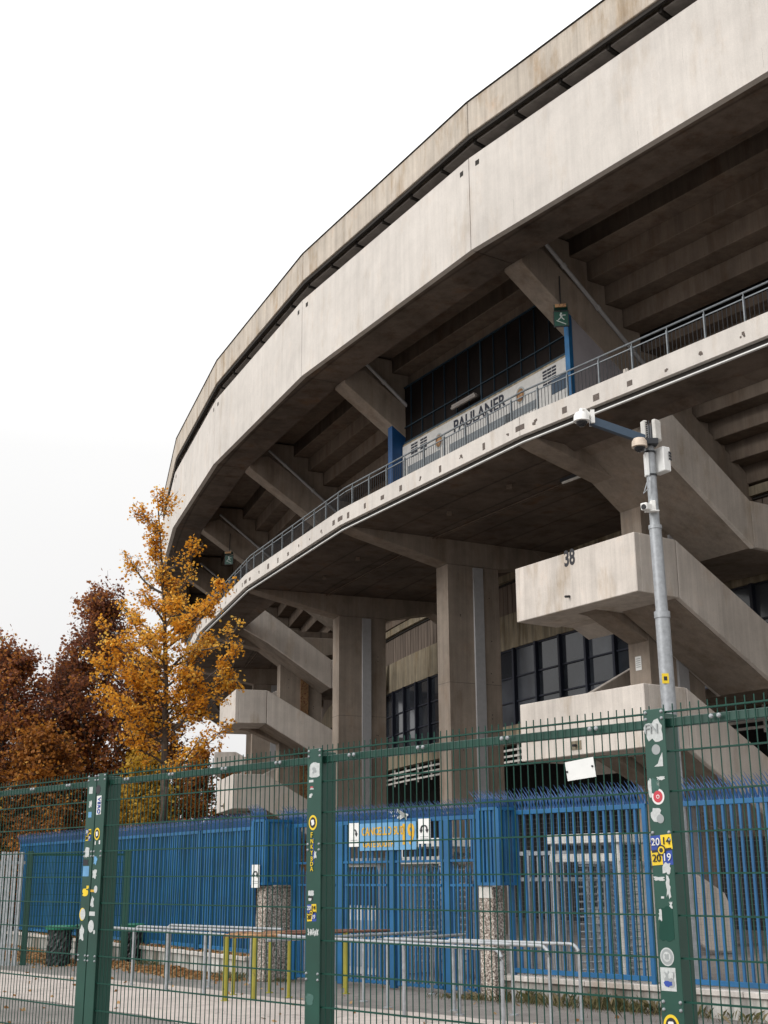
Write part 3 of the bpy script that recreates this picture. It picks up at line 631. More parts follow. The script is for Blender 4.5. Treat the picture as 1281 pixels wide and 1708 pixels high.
def f(mb): torn(mb, 3.803, 1.895, .075, .07, 0, seed=11, cut=.5); disc(mb, 3.782, 1.875, .022, 1, .001)
stk(1, [PAPER, GREYI], f)
s1419(1, 3.787, 1.722)
def f(mb):
    torn(mb, 3.765, 1.635, .05, .06, 0, seed=21, cut=.4); torn(mb, 3.815, 1.585, .07, .022, 0, seed=22); torn(mb, 3.762, 1.545, .028, .12, 0, seed=23, cut=.5); torn(mb, 3.80, 1.495, .02, .012, 0, seed=2)
stk(1, [PAPER], f)
def f(mb): torn(mb, 3.79, 1.37, .09, .17, 1, seed=31, cut=.2); torn(mb, 3.82, 1.41, .02, .06, 0, .001, seed=24, cut=.6); torn(mb, 3.755, 1.46, .02, .04, 0, seed=26, cut=.6)
stk(1, [PAPER, GREEND], f)
def f(mb): disc(mb, 3.796, 1.216, .040, 0, 0, 1.08); disc(mb, 3.796, 1.216, .034, 1, .001, 1.08); disc(mb, 3.796, 1.216, .022, 0, .002, 1.08); torn(mb, 3.796, 1.216, .025, .03, 1, .003, seed=4)
stk(1, [PAPER, GREYI], f)
def f(mb): quad(mb, 3.797, 1.112, .088, .108, 0); torn(mb, 3.79, 1.115, .06, .08, 1, .001, seed=41, cut=.5); torn(mb, 3.80, 1.09, .05, .03, 2, .002, seed=43, cut=.5); torn(mb, 3.78, 1.13, .03, .03, 0, .003, seed=45, cut=.5)
stk(1, [PAPER, GREYI, INKB], f)
def ringst(i, s_, z, r_, lab=None):
    def f(mb):
        disc(mb, s_, z, r_, 0, 0, 1.15); disc(mb, s_, z, r_*.72, 1, .001, 1.15); torn(mb, s_, z, r_*.8, r_*.9, 2, .002, seed=7, cut=.35)
    stk(i, [YEL, BLK, WHITE], f, lab)
ringst(1, 3.796, .90, .045)
stk(2, [PAPER, GREYI], lambda mb: (torn(mb, 6.503, 2.288, .105, .10, 0, seed=51, cut=.15), torn(mb, 6.503, 2.288, .05, .05, 1, .001, seed=52, cut=.6)), 'worn square white sticker')
stk(2, [PAPER, RED], lambda mb: (quad(mb, 6.537, 2.216, .045, .016, 0), torn(mb, 6.53, 2.166, .04, .016, 0, seed=53, cut=.6), torn(mb, 6.53, 2.176, .04, .01, 1, seed=54, cut=.5), torn(mb, 6.54, 2.122, .035, .03, 0, seed=55, cut=.6)))
ringst(2, 6.515, 1.946, .042, 'yellow ring sticker with a white figure on black')
def f(mb):
    quad(mb, 6.507, 1.76, .010, .17, 1); txt(mb, 0, 'F', .05, 6.52, 1.865, 0); torn(mb, 6.487, 1.74, .028, .05, 2, .001, seed=61, cut=.5)
    for ch, z in zip('NKYBDA', (1.825, 1.79, 1.752, 1.715, 1.682, 1.65)): txt(mb, 0, ch, .040, 6.517, z, 0)
stk(2, [YEL, INKB, PAPER], f, 'vertical yellow lettering on a blue strip')
stk(2, [PAPER, BLK], lambda mb: (torn(mb, 6.525, 1.50, .06, .035, 0, seed=62, cut=.2), torn(mb, 6.53, 1.465, .055, .03, 1, seed=63, cut=.4), torn(mb, 6.535, 1.46, .03, .02, 0, .001, seed=64, cut=.6)))
s1419(2, 6.517, 1.378, .72)
stk(2, [PAPER], lambda mb: [torn(mb, 6.545-.022*q, 1.262-.006*(q % 2), .022, .045, 0, seed=70+q, cut=.7) for q in range(5)])
stk(2, [MG], lambda mb: torn(mb, 6.53, .853, .085, .07, 0, seed=80, cut=.35))
# two-plate post on the left
for (i, s_, z, k_, w_, h_, cc) in [(4, 9.38, 2.30, 'q', .055, .055, PAPER), (4, 9.376, 2.189, 't', .05, .06, PAPER), (4, 9.375, 2.103, 'q', .05, .045, CYAN), (3, 9.266, 2.30, 'c', .035, 0, BLK),
        (3, 9.264, 1.876, 'q', .012, .03, WHITE), (3, 9.20, 1.880, 'q', .018, .03, WHITE), (4, 9.385, 1.80, 't', .07, .09, PAPER), (4, 9.395, 1.725, 't', .09, .05, BLK), (3, 9.247, 1.74, 't', .06, .08, CYAN), (4, 9.385, 1.655, 'q', .095, .08, CYAN),
        (3, 9.245, 1.632, 't', .065, .075, PAPER), (4, 9.375, 1.49, 't', .09, .06, YEL), (4, 9.345, 1.53, 't', .04, .03, YEL), (3, 9.215, 1.515, 'c', .026, 0, PAPER), (3, 9.262, 1.503, 'q', .06, .018, ORG),
        (3, 9.257, 1.42, 't', .055, .085, PAPER), (3, 9.25, 1.328, 'q', .085, .032, PAPER), (4, 9.40, 1.321, 'c', .045, 0, YEL), (4, 9.392, 1.321, 'c', .04, 0, PAPER), (3, 9.254, 1.232, 'c', .043, 0, PAPER), (4, 9.392, 1.18, 't', .07, .13, PAPER), (3, 9.20, 1.19, 't', .03, .03, PAPER)]:
    sd_ = int(s_*1000+z*777)
    fnn = {'q': lambda mb: quad(mb, s_, z, w_, h_, 0), 't': lambda mb: torn(mb, s_, z, w_, h_, 0, seed=sd_, cut=.45), 'c': lambda mb: disc(mb, s_, z, w_, 0, .0008 if cc is PAPER else 0, 1.1)}[k_]
    stk(i, [cc], fnn)
def f(mb): quad(mb, 9.241, 2.175, .07, .15, 0, 0, .03); txt(mb, 0, 'VERO', .062, 9.236, 2.17, 1, rot=-math.pi/2, sx=.85)
stk(3, [WHITE, INKB], f, 'white sticker with blue VERO lettering down its length')
ringst(3, 9.244, 1.946, .042); s1419(4, 9.378, 1.94, .62)
mb = MB(); q = [(4.393, 2.197), (4.199, 2.214), (4.186, 2.109), (4.378, 2.096)]
mb.loft([P_(5.478, a, b) for a, b in q], [P_(5.475, a, b) for a, b in q]); 
for a, b in ((4.378, 2.145), (4.205, 2.165)): c = P_(5.475, a, b); mb.tube([c, c-NF*.006], .006, 6, 1)
tag(mb.build('blank_plate', [WHITE, DARKM]), 'blank white metal plate wired to the green mesh just left of its right-hand post', 'sign plate')
# ------------------------------------------------------------------ blue steel perimeter fence
QF = Vector((1.48, 18.24, 0)); SQ = QF.dot(DF); NQ = QF.dot(NF)
class Line:
    def __init__(s, q, phi): s.q = Vector(q); s.d = Vector((-math.sin(R(phi)), math.cos(R(phi)), 0)); s.n = Vector((s.d.y, -s.d.x, 0))
    def p(s, t, z, n_=0): return s.q+s.d*t+s.n*n_+UZ*z
LA = Line(QF, 43.2); LB = Line((-1.74, 21.53, 0), 33)
def bar(mb, L, t, z0, z1, w_=.016, n_=0, mi=0, d_=None): mb.obox(L.p(t, (z0+z1)/2, n_), L.d, L.n, UZ+(L.d*random.gauss(0, .0035) if w_ < .02 else UZ*0), w_, d_ or w_, (z1-z0)/2, mi)
def rail(mb, L, t0, t1, z, h=.025, n_=0, mi=0, d_=.025): mb.obox(L.p((t0+t1)/2, z, n_), L.d, L.n, UZ, abs(t1-t0)/2, d_, h, mi)
def spikes(L, t0, t1, z, parent, n_=0, lean=.05, dens=.04, tall=1.0):
    mb = MB(); c = int((t1-t0)/dens)
    for j in range(c+1):
        t = t0+(t1-t0)*j/max(c, 1)
        for sgn, hh in ((-1, .245*tall), (1, .20*tall)):
            b0 = L.p(t+random.uniform(-.006, .006)+.02*sgn, z-.01, n_); ln = lean+.045*(sgn < 0)+random.uniform(-.01, .01)
            m_ = b0+L.d*ln*.4+L.n*.035*sgn+UZ*hh*.5; tip = b0+L.d*ln*1.5+L.n*.05*sgn+UZ*(hh+random.uniform(-.015, .015))
            for A, B, wa, wb in ((b0, m_, .017, .014), (m_, tip, .014, .001)):
                mb.loft([A-L.d*wa, A+L.n*.004, A+L.d*wa, A-L.n*.004], [B-L.d*wb, B+L.n*.003, B+L.d*wb, B-L.n*.003])
    return mb.build('spikes', BLUE2, parent, fix=False)
def section(name, L, t0, t1, lab, z0=.38, z1=2.45, pitch=.125, frames=None, mesh=True, group=None, w_=.015):
    T = thing(name, tuple(L.p((t0+t1)/2, 0)), lab, 'fence', group)
    fr = frames or [(t0, t1)]
    mb = MB()
    for a, b_ in fr:
        rail(mb, L, a, b_, z1, .03); rail(mb, L, a, b_, z0, .03)
        for t in (a+.03, b_-.03): bar(mb, L, t, z0-.1, z1+.03, .03)
    mb.build('frame', BLUE, T, bevel=.004)
    mb = MB()
    for a, b_ in fr:
        c = int((b_-a-.1)/pitch)
        for j in range(1, c+1): bar(mb, L, a+.05+(b_-a-.1)*j/(c+1), z0+.02, z1-.02, w_)
    mb.build('bars', BLUE, T)
    if mesh:
        mb = MB()
        for a, b_ in fr:
            for t in np.arange(a+.05, b_-.05, .06): mb.obox(L.p(t, (z0+z1)/2, .03), L.d, L.n, UZ, .0009, .0009, (z1-z0)/2)
            for z in np.arange(z0+.05, z1, .06): mb.obox(L.p((a+b_)/2, z, .032), L.d, L.n, UZ, (b_-a)/2-.05, .0009, .0009)
        mb.build('wire_mesh', RAILG, T, fix=False)
    spikes(L, t0, t1, z1+.03, T, dens=.055 if L is LA else .04, tall=1.25 if L is LA else 1.0)
    return T
section('steel_fence', LA, -2.68, -.34, 'blue barred steel fence panel with spikes and wire mesh right of the rough pillar', group='blue perimeter fence panels')
section('steel_fence', LA, -6.6, -3.15, 'blue barred steel fence panel with spikes at the far right beyond the nearest green post', frames=[(-6.6, -4.95), (-4.9, -3.15)], group='blue perimeter fence panels')
section('steel_fence', LB, .9, 14.2, 'long blue steel fence with spikes running left from the wide pillar', z0=.40, z1=2.42, pitch=.105, frames=[(.93, 3.1), (3.16, 5.5), (5.56, 7.9), (7.96, 10.3), (10.36, 14.1)], mesh=False, group='blue perimeter fence panels', w_=.017)
def lowwall(L, t0, t1, lab):
    T = thing('low_wall', tuple(L.p((t0+t1)/2, 0)), lab, 'wall')
    mb = MB(); mb.obox(L.p((t0+t1)/2, .125), L.d, L.n, UZ, abs(t1-t0)/2, .10, .125); mb.build('wall', CL, T)
    mb = MB(); c = max(1, int(abs(t1-t0)/.75))
    for j in range(c): a = t0+(t1-t0)*j/c; b_ = t0+(t1-t0)*(j+1)/c; mb.obox(L.p((a+b_)/2, .285), L.d, L.n, UZ, abs(b_-a)/2-.004, .15, .033)
    mb.build('cap', CP, T, bevel=.006)
lowwall(LA, -7, -.15, 'white rendered low wall with a stone cap under the right-hand blue fence')
lowwall(LB, .95, 14.3, 'stained concrete low wall with a pale cap under the long left blue fence')
# gate with bars, frames and crossbars
GATE = thing('steel_gate', tuple(LA.p(2.2, 0)), 'tall blue barred double gate with spikes between the two rough pillars', 'gate')
mb = MB(); rail(mb, LA, .25, 4.6, 2.42, .03)
for t in (.83, 1.99, 3.18, 4.35): bar(mb, LA, t, 0.02, 2.4, .055, 0, 0, .04)
for t in (.30, .95, 1.87, 2.11, 3.06, 3.30, 4.25): bar(mb, LA, t, .05, 2.4, .022)
rail(mb, LA, .3, 4.4, 1.82, .018)
mb.build('frame', BLUE, GATE, bevel=.004)
mb = MB()
for t in np.arange(.36, 4.4, .105): bar(mb, LA, t, 1.83, 2.4, .012)
mb.build('upper_bars', BLUE, GATE)
for a, b_ in ((.95, 1.87), (2.11, 3.06), (.32, .80), (3.30, 4.22)):
    mb = MB(); rail(mb, LA, a, b_, 1.48, .016, -.03, 0, .012); rail(mb, LA, a, b_, .09, .02, -.03, 0, .015)
    for j, t in enumerate(np.arange(a+.05, b_, .082)):
        bar(mb, LA, t, .06, 1.66, .013, -.03); A = LA.p(t, 1.66, -.03)
        mb.loft([A-LA.d*.013-LA.n*.013, A+LA.d*.013-LA.n*.013, A+LA.d*.013+LA.n*.013, A-LA.d*.013+LA.n*.013], [A+UZ*.11+LA.d*x*.001+LA.n*y*.001 for x, y in ((-1, -1), (1, -1), (1, 1), (-1, 1))])
    mb.build('gate_leaf', BLUE, GATE, fix=False)
spikes(LA, .2, 4.7, 2.45, GATE)
# name board and white notices on the gate
mb = MB(); mb.obox(LA.p(2.07, 2.195, -.05), LA.d, LA.n, UZ, .63, .006, .205)
def gtxt(t, size, tt, z, mi, sx=1, sy=1): put_text(mb, t, size, LA.p(tt, z, -.057), -LA.d, UZ, -LA.n, mi, sx, sy, .025)
gtxt('CANCELLO SUD', .17, 2.16, 2.27, 1, .78, 1.0); gtxt('GATE SOUTH', .13, 2.26, 2.08, 1, .9, 1.0); gtxt('19', .44, 1.62, 2.20, 1, .72, .95)
tag(mb.build('name_board', [CYAN, ORG]), 'light blue board reading CANCELLO SUD 19 in orange on the blue gate', 'sign')
def notice(t, z, w_, h_, lab, L=LA, arrows=2):
    T = thing('notice', tuple(L.p(t, z, -.05)), lab, 'sign', 'white arrow notices on the blue fence')
    mb = MB(); mb.obox(L.p(t, z, -.05), L.d, L.n, UZ, w_, .005, h_); mb.build('board', WHITE, T)
    mb = MB()
    for sgn in ((-1, 1) if arrows == 2 else (1,)):
        c = L.p(t, z+h_*.25, -.058); k = w_*.5
        pts_ = [c-L.d*sgn*(k*.25+k*.75*math.sin(q))*1.0+UZ*(k*.9*(math.cos(q)-.4)) for q in np.linspace(-.3, 1.6, 7)]
        mb.tube(pts_, [.010+.006*i_/7 for i_ in range(7)], 6)
        e = pts_[-1]; mb.loft([e-L.d*.035, e+L.d*.035, e-UZ*.05], [e-L.d*.035-L.n*.004, e+L.d*.035-L.n*.004, e-UZ*.05-L.n*.004])
    for q in range(2): mb.obox(L.p(t, z-h_*.45-.03*q, -.056), L.d, L.n, UZ, w_*.7, .002, .004, 1)
    mb.build('arrow', [BLK, GREYI], T)
notice(2.83, 2.235, .115, .18, 'narrow white notice with a black arrow left of the CANCELLO SUD board', arrows=1)
notice(1.265, 2.25, .125, .18, 'narrow white notice with two black arrows right of the CANCELLO SUD board')
# pillars with the railing cages on top
def pillar(c0, dn, L, lab, w_=.14, cage=True, zt=1.46):
    T = thing('gate_pillar', tuple(c0), lab, 'pillar')
    mb = MB(); c = Vector(c0); mb.obox(c+UZ*zt/2, L.d, L.n, UZ, w_, dn, zt/2); mb.build('pillar_block', PEB, T, bevel=.008)
    return T, c
CR_, CL_ = Vector((1.462, 17.993, 0)), Vector((-1.81, 21.47, 0))
PR, c = pillar(CR_, .125, LA, 'rough pebble-dash gate pillar with a small white plate, right of the gate', w_=.13)
LR = Line(CR_, 43.2); LL = Line(CL_, 43.2)
mb = MB(); mb.obox(LR.p(0, 1.39, -.13), LA.d, LA.n, UZ, .115, .005, .075); mb.build('plate', WHITE2, PR)
PL, c2 = pillar(CL_, .305, LA, 'wide pebble-dash gate pillar left of the gate behind the middle green post', w_=.115)
def cage(cx, L, hw, hd, lab, z0=1.5, z1=2.5):
    T = thing('fence_cage', tuple(cx), lab, 'fence', 'blue barred cages on the gate pillars'); mb = MB(); L2 = Line(cx, math.degrees(math.atan2(-L.d.x, L.d.y)))
    for n_ in (-hd, hd):
        for t in np.arange(-hw, hw+.01, hw*2/5): bar(mb, L2, t, z0, z1, .016, n_)
        for z in (z0, z1): rail(mb, L2, -hw, hw, z, .02, n_)
    for t in (-hw, hw):
        for n_ in np.arange(-hd, hd+.01, .10): bar(mb, L2, t, z0, z1, .014, n_)
        for z in (z0, z1): mb.obox(L2.p(t, z), L2.n, L2.d, UZ, hd, .02, .02)
        bar(mb, L2, t, z0-.02, z1, .03, -hd)
    mb.build('bars', BLUE, T, fix=False)
    for n_ in (-hd, hd): spikes(L2, -hw, hw, z1+.02, T, n_)
cage(CR_-LA.d*.12, LA, .18, .16, 'blue spiked cage of bars on top of the right gate pillar')
cage(CL_, LA, .16, .36, 'blue spiked cage of bars on top of the wide left gate pillar')
notice(.02, 1.62, .10, .18, 'narrow white notice with two arrows at the top of the wide left pillar', L=Line(CL_-LA.n*.36, 43.2))
# rag caught on the spikes
mb = MB(); c = LA.p(1.70, 2.50, -.05)
for q in range(9):
    a_ = random.uniform(0, 6.28); l_ = random.uniform(.08, .2); e = c+LA.d*(l_*math.cos(a_)+.06)+UZ*(l_*.6*math.sin(a_)); mb.loft([c-UZ*.03, c+UZ*.03, c+LA.n*.02], [e-UZ*.012, e+UZ*.012, e+LA.n*.01])
tag(mb.build('rag', PAPER), 'pale torn rag caught on the spikes above the number 19', 'rag')
# turnstiles inside the fence
def turnstile(pos, rot, lab):
    T = thing('turnstile', (pos[0], pos[1], 0), lab, 'turnstile', 'full-height turnstiles behind the blue fence'); T.rotation_euler[2] = 0
    c = Vector((pos[0], pos[1], 0)); ax = Vector((math.cos(rot), math.sin(rot), 0)); ay = Vector((-ax.y, ax.x, 0))
    mb = MB()
    for s_ in (-1, 1):
        for q in (-.55, .55): mb.obox(c+ax*.62*s_+ay*q+UZ*1.05, ax, ay, UZ, .035, .035, 1.05)
    mb.obox(c+UZ*2.14, ax, ay, UZ, .72, .64, .07); mb.obox(c+UZ*1.86-ay*.56, ax, ay, UZ, .68, .02, .06); mb.build('housing', WHITE2, T, bevel=.01)
    mb = MB(); mb.tube([c+UZ*.1, c+UZ*2.08], .05, 10)
    for j in range(16):
        z = .25+j*.108
        for q in range(4):
            t = math.pi/4+q*math.pi/2+.2; mb.tube([c+UZ*z, c+UZ*z+ax*.52*math.cos(t)+ay*.52*math.sin(t)], .016, 6)
    mb.build('rotor', GALV, T, smooth=True)
    mb = MB()
    for j in range(16): mb.tube([c+ax*.62-ay*.1+UZ*(.30+j*.108), c+ax*.08-ay*.12+UZ*(.30+j*.108)], .013, 6)
    mb.build('comb', GALV, T, smooth=True)
turnstile((.98, 22.0), R(-48), 'grey full-height turnstile behind the blue gate')
turnstile((3.42, 19.9), R(-48), 'grey full-height turnstile behind the right blue fence panel')
# steel framed ticket booths inside
def booth(pos, rot, w_, d_, h_, lab):
    c = Vector((pos[0], pos[1], 0)); T = thing('ticket_booth', tuple(c), lab, 'booth'); ax = Vector((math.cos(rot), math.sin(rot), 0)); ay = Vector((-ax.y, ax.x, 0))
    mb = MB(); mb.obox(c+UZ*h_/2, ax, ay, UZ, w_/2-.02, d_/2-.02, h_/2); mb.build('body', WHITE2, T)
    mb = MB()
    for sx in (-1, 1):
        for sy in (-1, 1): mb.obox(c+ax*sx*w_/2+ay*sy*d_/2+UZ*h_/2, ax, ay, UZ, .03, .03, h_/2)
    mb.obox(c+UZ*(h_+.03), ax, ay, UZ, w_/2+.1, d_/2+.1, .035); mb.build('frame', GALV, T)
    mb = MB(); mb.obox(c-ay*(d_/2-.01)+UZ*1.45, ax, ay, UZ, w_/2-.12, .012, .32); mb.build('window', GL, T)
    mb = MB(); mb.obox(c-ay*(d_/2-.01)+UZ*.5, ax, ay, UZ, w_/2-.12, .012, .38); mb.build('panel', GREYI, T)
booth((-.15, 23.4), R(-48), 1.5, 1.2, 1.85, 'pale steel ticket booth behind the left half of the blue gate')
booth((3.85, 20.9), R(-48), .8, .9, 1.75, 'pale steel ticket booth between the right turnstile and the camera pole')
booth((-3.9, 27.4), R(-48), 1.1, 1.0, 1.8, 'pale ticket booth behind the long blue fence left of the wide pillar')
mb = MB(); c = Vector((2.3, 20.9, 0))
for t in (-1.6, 0, 1.6): mb.obox(c+LA.d*t+UZ*1.0, LA.d, LA.n, UZ, .035, .035, 1.0)
for z in (1.55, 1.95): mb.obox(c+UZ*z, LA.d, LA.n, UZ, 1.63, .03, .03)
for t in np.arange(-1.5, 1.5, .13): mb.obox(c+LA.d*t+UZ*1.0, LA.d, LA.n, UZ, .012, .012, .9)
tag(mb.build('inner_barrier', GALV), 'galvanised barred barrier between the two turnstiles', 'barrier')
# queue barriers
def hoop(A, B, z, legs, tube, lab, grp, leg_m=None, r_=.021, leg_bend=(0, 1)):
    A, B = Vector((*A, 0)), Vector((*B, 0)); T = thing('queue_barrier', tuple(A), lab, 'barrier', grp); d = (B-A).normalized()
    pts_ = []
    if leg_bend[0]: pts_ += [A+UZ*.0, A+UZ*(z-.12)]+[A+d*.12*(1-math.cos(q))+UZ*(z-.12+.12*math.sin(q)) for q in (.4, .8, 1.2)]
    pts_.append(A+d*(.12 if leg_bend[0] else 0)+UZ*z); pts_.append(B-d*(.12 if leg_bend[1] else 0)+UZ*z)
    if leg_bend[1]: pts_ += [B-d*.12*(1-math.sin(q))+UZ*(z-.12+.12*math.cos(q)) for q in (.4, .8, 1.2)]+[B+UZ*(z-.12), B]
    mb = MB(); mb.tube(pts_, r_, 10); mb.build('rail', tube, T, smooth=True)
    for q in legs: p = A+(B-A)*q; mb = MB(); mb.tube([p, p+UZ*(z-.01)], r_*(1.25 if leg_m is YELR else 1.0), 10); mb.lathe(p, [(.055, 0), (.055, .012), (.03, .014)], 12); mb.build('leg', leg_m or tube, T, smooth=True)
G_ = 'galvanised queue hoops in front of the gate'; H_ = 'rusty queue rails left of the gate'
hoop((-1.5, 18.15), (1.26, 14.43), .83, (.30, .62), GALV, 'galvanised hoop barrier nearest the green fence, its bent end left of the other two', G_)
hoop((-.02, 17.04), (1.86, 15.10), .83, (.02, .48), GALV, 'galvanised hoop barrier ending between two others in front of the right pillar', G_)
hoop((.80, 16.64), (2.26, 15.48), .83, (.03, .5), GALV, 'galvanised hoop barrier whose bent end reaches farthest right', G_)
hoop((-1.5, 16.55), (.89, 19.14), .84, (.9, .5), GALV, 'galvanised straight queue rail slanting towards the gate, cut end near the turnstile', G_, leg_bend=(0, 0))
hoop((-.15, 16.9), (1.10, 18.36), .82, (.95,), GALV, 'short galvanised queue rail with a rusty tip slanting towards the right pillar', G_, leg_bend=(0, 0))
hoop((-1.9, 18.1), (.05, 19.45), .84, (.68, .28), RUSTR, 'dark rusty queue rail on yellow legs slanting towards the gate', H_, YELR, leg_bend=(0, 0))
hoop((-2.2, 19.35), (-.45, 20.1), .82, (.9,), RUSTR, 'rusty queue rail close to the gate with one yellow leg', H_, YELR, leg_bend=(0, 0))
hoop((-2.22, 18.0), (-1.45, 18.15), .83, (.05, .55), ORNT, 'short orange rusty rail on thick yellow legs by the middle green post', H_, YELR, r_=.03, leg_bend=(0, 0))
hoop((-2.25, 18.85), (-1.5, 19.35), .82, (.1, .75), ORNT, 'orange rusty rail on yellow legs in front of the wide pillar', H_, YELR, leg_bend=(0, 0))
I_ = 'galvanised queue rails in front of the long blue fence'
hoop((-4.53, 21.4), (-2.25, 18.45), .83, (.25, .55, .85), GALV, 'galvanised queue rail lowest of three in front of the long blue fence', I_, leg_bend=(1, 0))
hoop((-4.18, 21.9), (-1.80, 19.3), .83, (.3, .62), GALV, 'middle galvanised queue rail of three in front of the long blue fence', I_, leg_bend=(1, 0))
hoop((-3.73, 22.4), (-1.60, 20.3), .83, (.4, .75), GALV, 'galvanised queue rail farthest back of three in front of the long blue fence', I_, leg_bend=(1, 0))
# ------------------------------------------------------------------ camera pole
PX, PY = 4.215, 18.6
POLE = thing('camera_pole', (PX, PY, 0), 'tall stepped galvanised pole carrying surveillance cameras in front of the stair tower', 'pole')
mb = MB(); lx = lambda z: PX+.045*(1-z/4.4)+(.0 if z < 5 else -.0)
mb.tube([(PX+.08, PY, 0), (PX+.07, PY, .55), (PX, PY, 4.26), (PX-.005, PY, 5.36)], .110, 18)
mb.tube([(PX-.005, PY, 5.34), (PX-.005, PY, 5.44)], .122, 18); mb.tube([(PX-.005, PY, 5.42), (PX-.02, PY, 6.76)], .094, 18)
mb.tube([(PX-.02, PY, 6.74), (PX-.02, PY, 6.80)], .104, 18); mb.tube([(PX-.02, PY, 6.8), (PX-.03, PY, 8.42)], .077, 18)
mb.build('shaft', GALV, POLE, smooth=True)
mb = MB(); mb.obox((PX-.045, PY-.108, 4.41), (1, 0, 0), (0, 1, 0), UZ, .05, .004, .075); mb.obox((PX-.045, PY-.113, 4.41), (1, 0, 0), (0, 1, 0), UZ, .025, .002, .03, 1); mb.build('warning_label', [YEL, BLK], POLE)
mb = MB(); mb.obox((3.68, PY-.10, 8.335), Vector((.78, 0, -.30)).normalized(), (0, 1, 0), Vector((.30, 0, .78)).normalized(), .44, .05, .065); mb.build('arm', ARM, POLE, bevel=.005)
mb = MB(); mb.obox((PX-.07, PY-.08, 8.13), (1, 0, 0), (0, 1, 0), UZ, .15, .10, .045)
for z in (8.10, 8.17, 7.98, 7.60): mb.tube([(PX-.03, PY, z), (PX-.03, PY, z+.025)], .095, 14)
mb.build('clamp', DARKM, POLE)
def domecam(c, r_, m_, lab, bracket):
    T = thing('dome_camera', tuple(c), lab, 'camera'); c = Vector(c)
    mb = MB(); mb.lathe(c, [(r_*.35, r_*1.25), (r_*.75, r_*1.12), (r_*.97, r_*.75), (r_, r_*.1), (r_*1.04, 0), (r_*.9, -r_*.05)], 24); mb.build('housing', m_, T, smooth=True)
    mb = MB(); mb.lathe(c, [(r_*.74, -.01), (r_*.72, -r_*.2), (r_*.55, -r_*.5), (r_*.28, -r_*.68), (.005, -r_*.72)], 24); mb.build('dome', DOME, T, smooth=True)
    if bracket: mb = MB(); mb.tube(bracket, .035, 10); mb.obox(Vector(bracket[-1]), (1, 0, 0), (0, 1, 0), UZ, .03, .09, .11); mb.build('bracket', m_, T, smooth=False)
domecam((3.115, PY-.16, 8.46), .125, CAMW, 'white dome camera hanging from the tip of the blue-grey arm', [(3.115, PY-.16, 8.6), (3.12, PY-.15, 8.66), (3.17, PY-.13, 8.665), (3.29, PY-.1, 8.54)])
domecam((4.0, PY-.16, 8.03), .12, CAMB, 'beige dome camera close against the pole under the arm', None)
mb = MB(); c = Vector((4.06, PY-.13, 7.06)); ax = Vector((-.6, -.75, -.1)).normalized(); ay = ax.cross(UZ).normalized(); az = ay.cross(ax)
T = thing('bullet_camera', tuple(c), 'small white box camera clamped halfway up the pole', 'camera')
mb.obox(c, ax, ay, az, .11, .055, .055); mb.obox(c+Vector((.08, .03, -.06)), (1, 0, 0), (0, 1, 0), UZ, .11, .05, .012); mb.obox(c+Vector((.10, .05, .02)), (1, 0, 0), (0, 1, 0), UZ, .04, .06, .09); mb.build('housing', CAMW, T, bevel=.01)
mb = MB(); mb.tube([c+ax*.10-az*.01, c+ax*.118-az*.01], .042, 14); mb.build('lens', DOME, T)
T = thing('junction_box', (4.40, PY+.02, 7.86), 'grey-white equipment box strapped to the right of the pole', 'equipment box')
mb = MB(); mb.obox((4.37, PY+.02, 7.86), Vector((.85, .5, 0)).normalized(), Vector((-.5, .85, 0)).normalized(), UZ, .075, .13, .20); mb.build('box', WHITE, T, bevel=.012)
mb = MB(); mb.obox((4.12, PY-.03, 7.78), (1, 0, 0), (0, 1, 0), UZ, .03, .06, .19); mb.build('side_box', WHITE, T, bevel=.008)
mb = MB()
for q in range(3):
    for u in range(2): mb.obox((4.475+.03*u-.0, PY-.088+.045*u+.0, 7.96-.05*q), Vector((.85, .5, 0)).normalized(), Vector((-.5, .85, 0)).normalized(), UZ, .012, .004, .018)
mb.build('vent', DARKM, T)
mb = MB(); mb.tube([(4.14, PY-.1, 7.6), (4.05, PY-.12, 7.35), (4.02, PY-.12, 7.28), (4.10, PY-.12, 7.36), (4.13, PY-.1, 7.5)], .008, 6); mb.build('cable', GALV, T)
T = thing('antenna', (PX, PY, 8.3), 'cluster of three pale radio panels round the top of the pole', 'antenna')
for q, (a_, hw) in enumerate(((-2.8, .055), (-.9, .07), (.3, .075))):
    d = Vector((math.cos(a_), math.sin(a_), 0)); e = Vector((-d.y, d.x, 0)); mb = MB(); mb.obox(Vector((PX+.01, PY, 8.34))+d*.115, d, e, UZ, .035, hw, .165); mb.build('radio_panel', WHITE2, T, bevel=.012)
mb = MB()
for a_ in (-1.9, -1.35): mb.obox(Vector((PX, PY, 8.34))+Vector((math.cos(a_), math.sin(a_), 0))*.085, (1, 0, 0), (0, 1, 0), UZ, .008, .008, .16)
for q in range(8): mb.obox((PX-.07, PY-.10, 8.22+q*.035), (1, 0, 0), (0, 1, 0), UZ, .012, .01, .008)
mb.build('cable', DARKM, T)
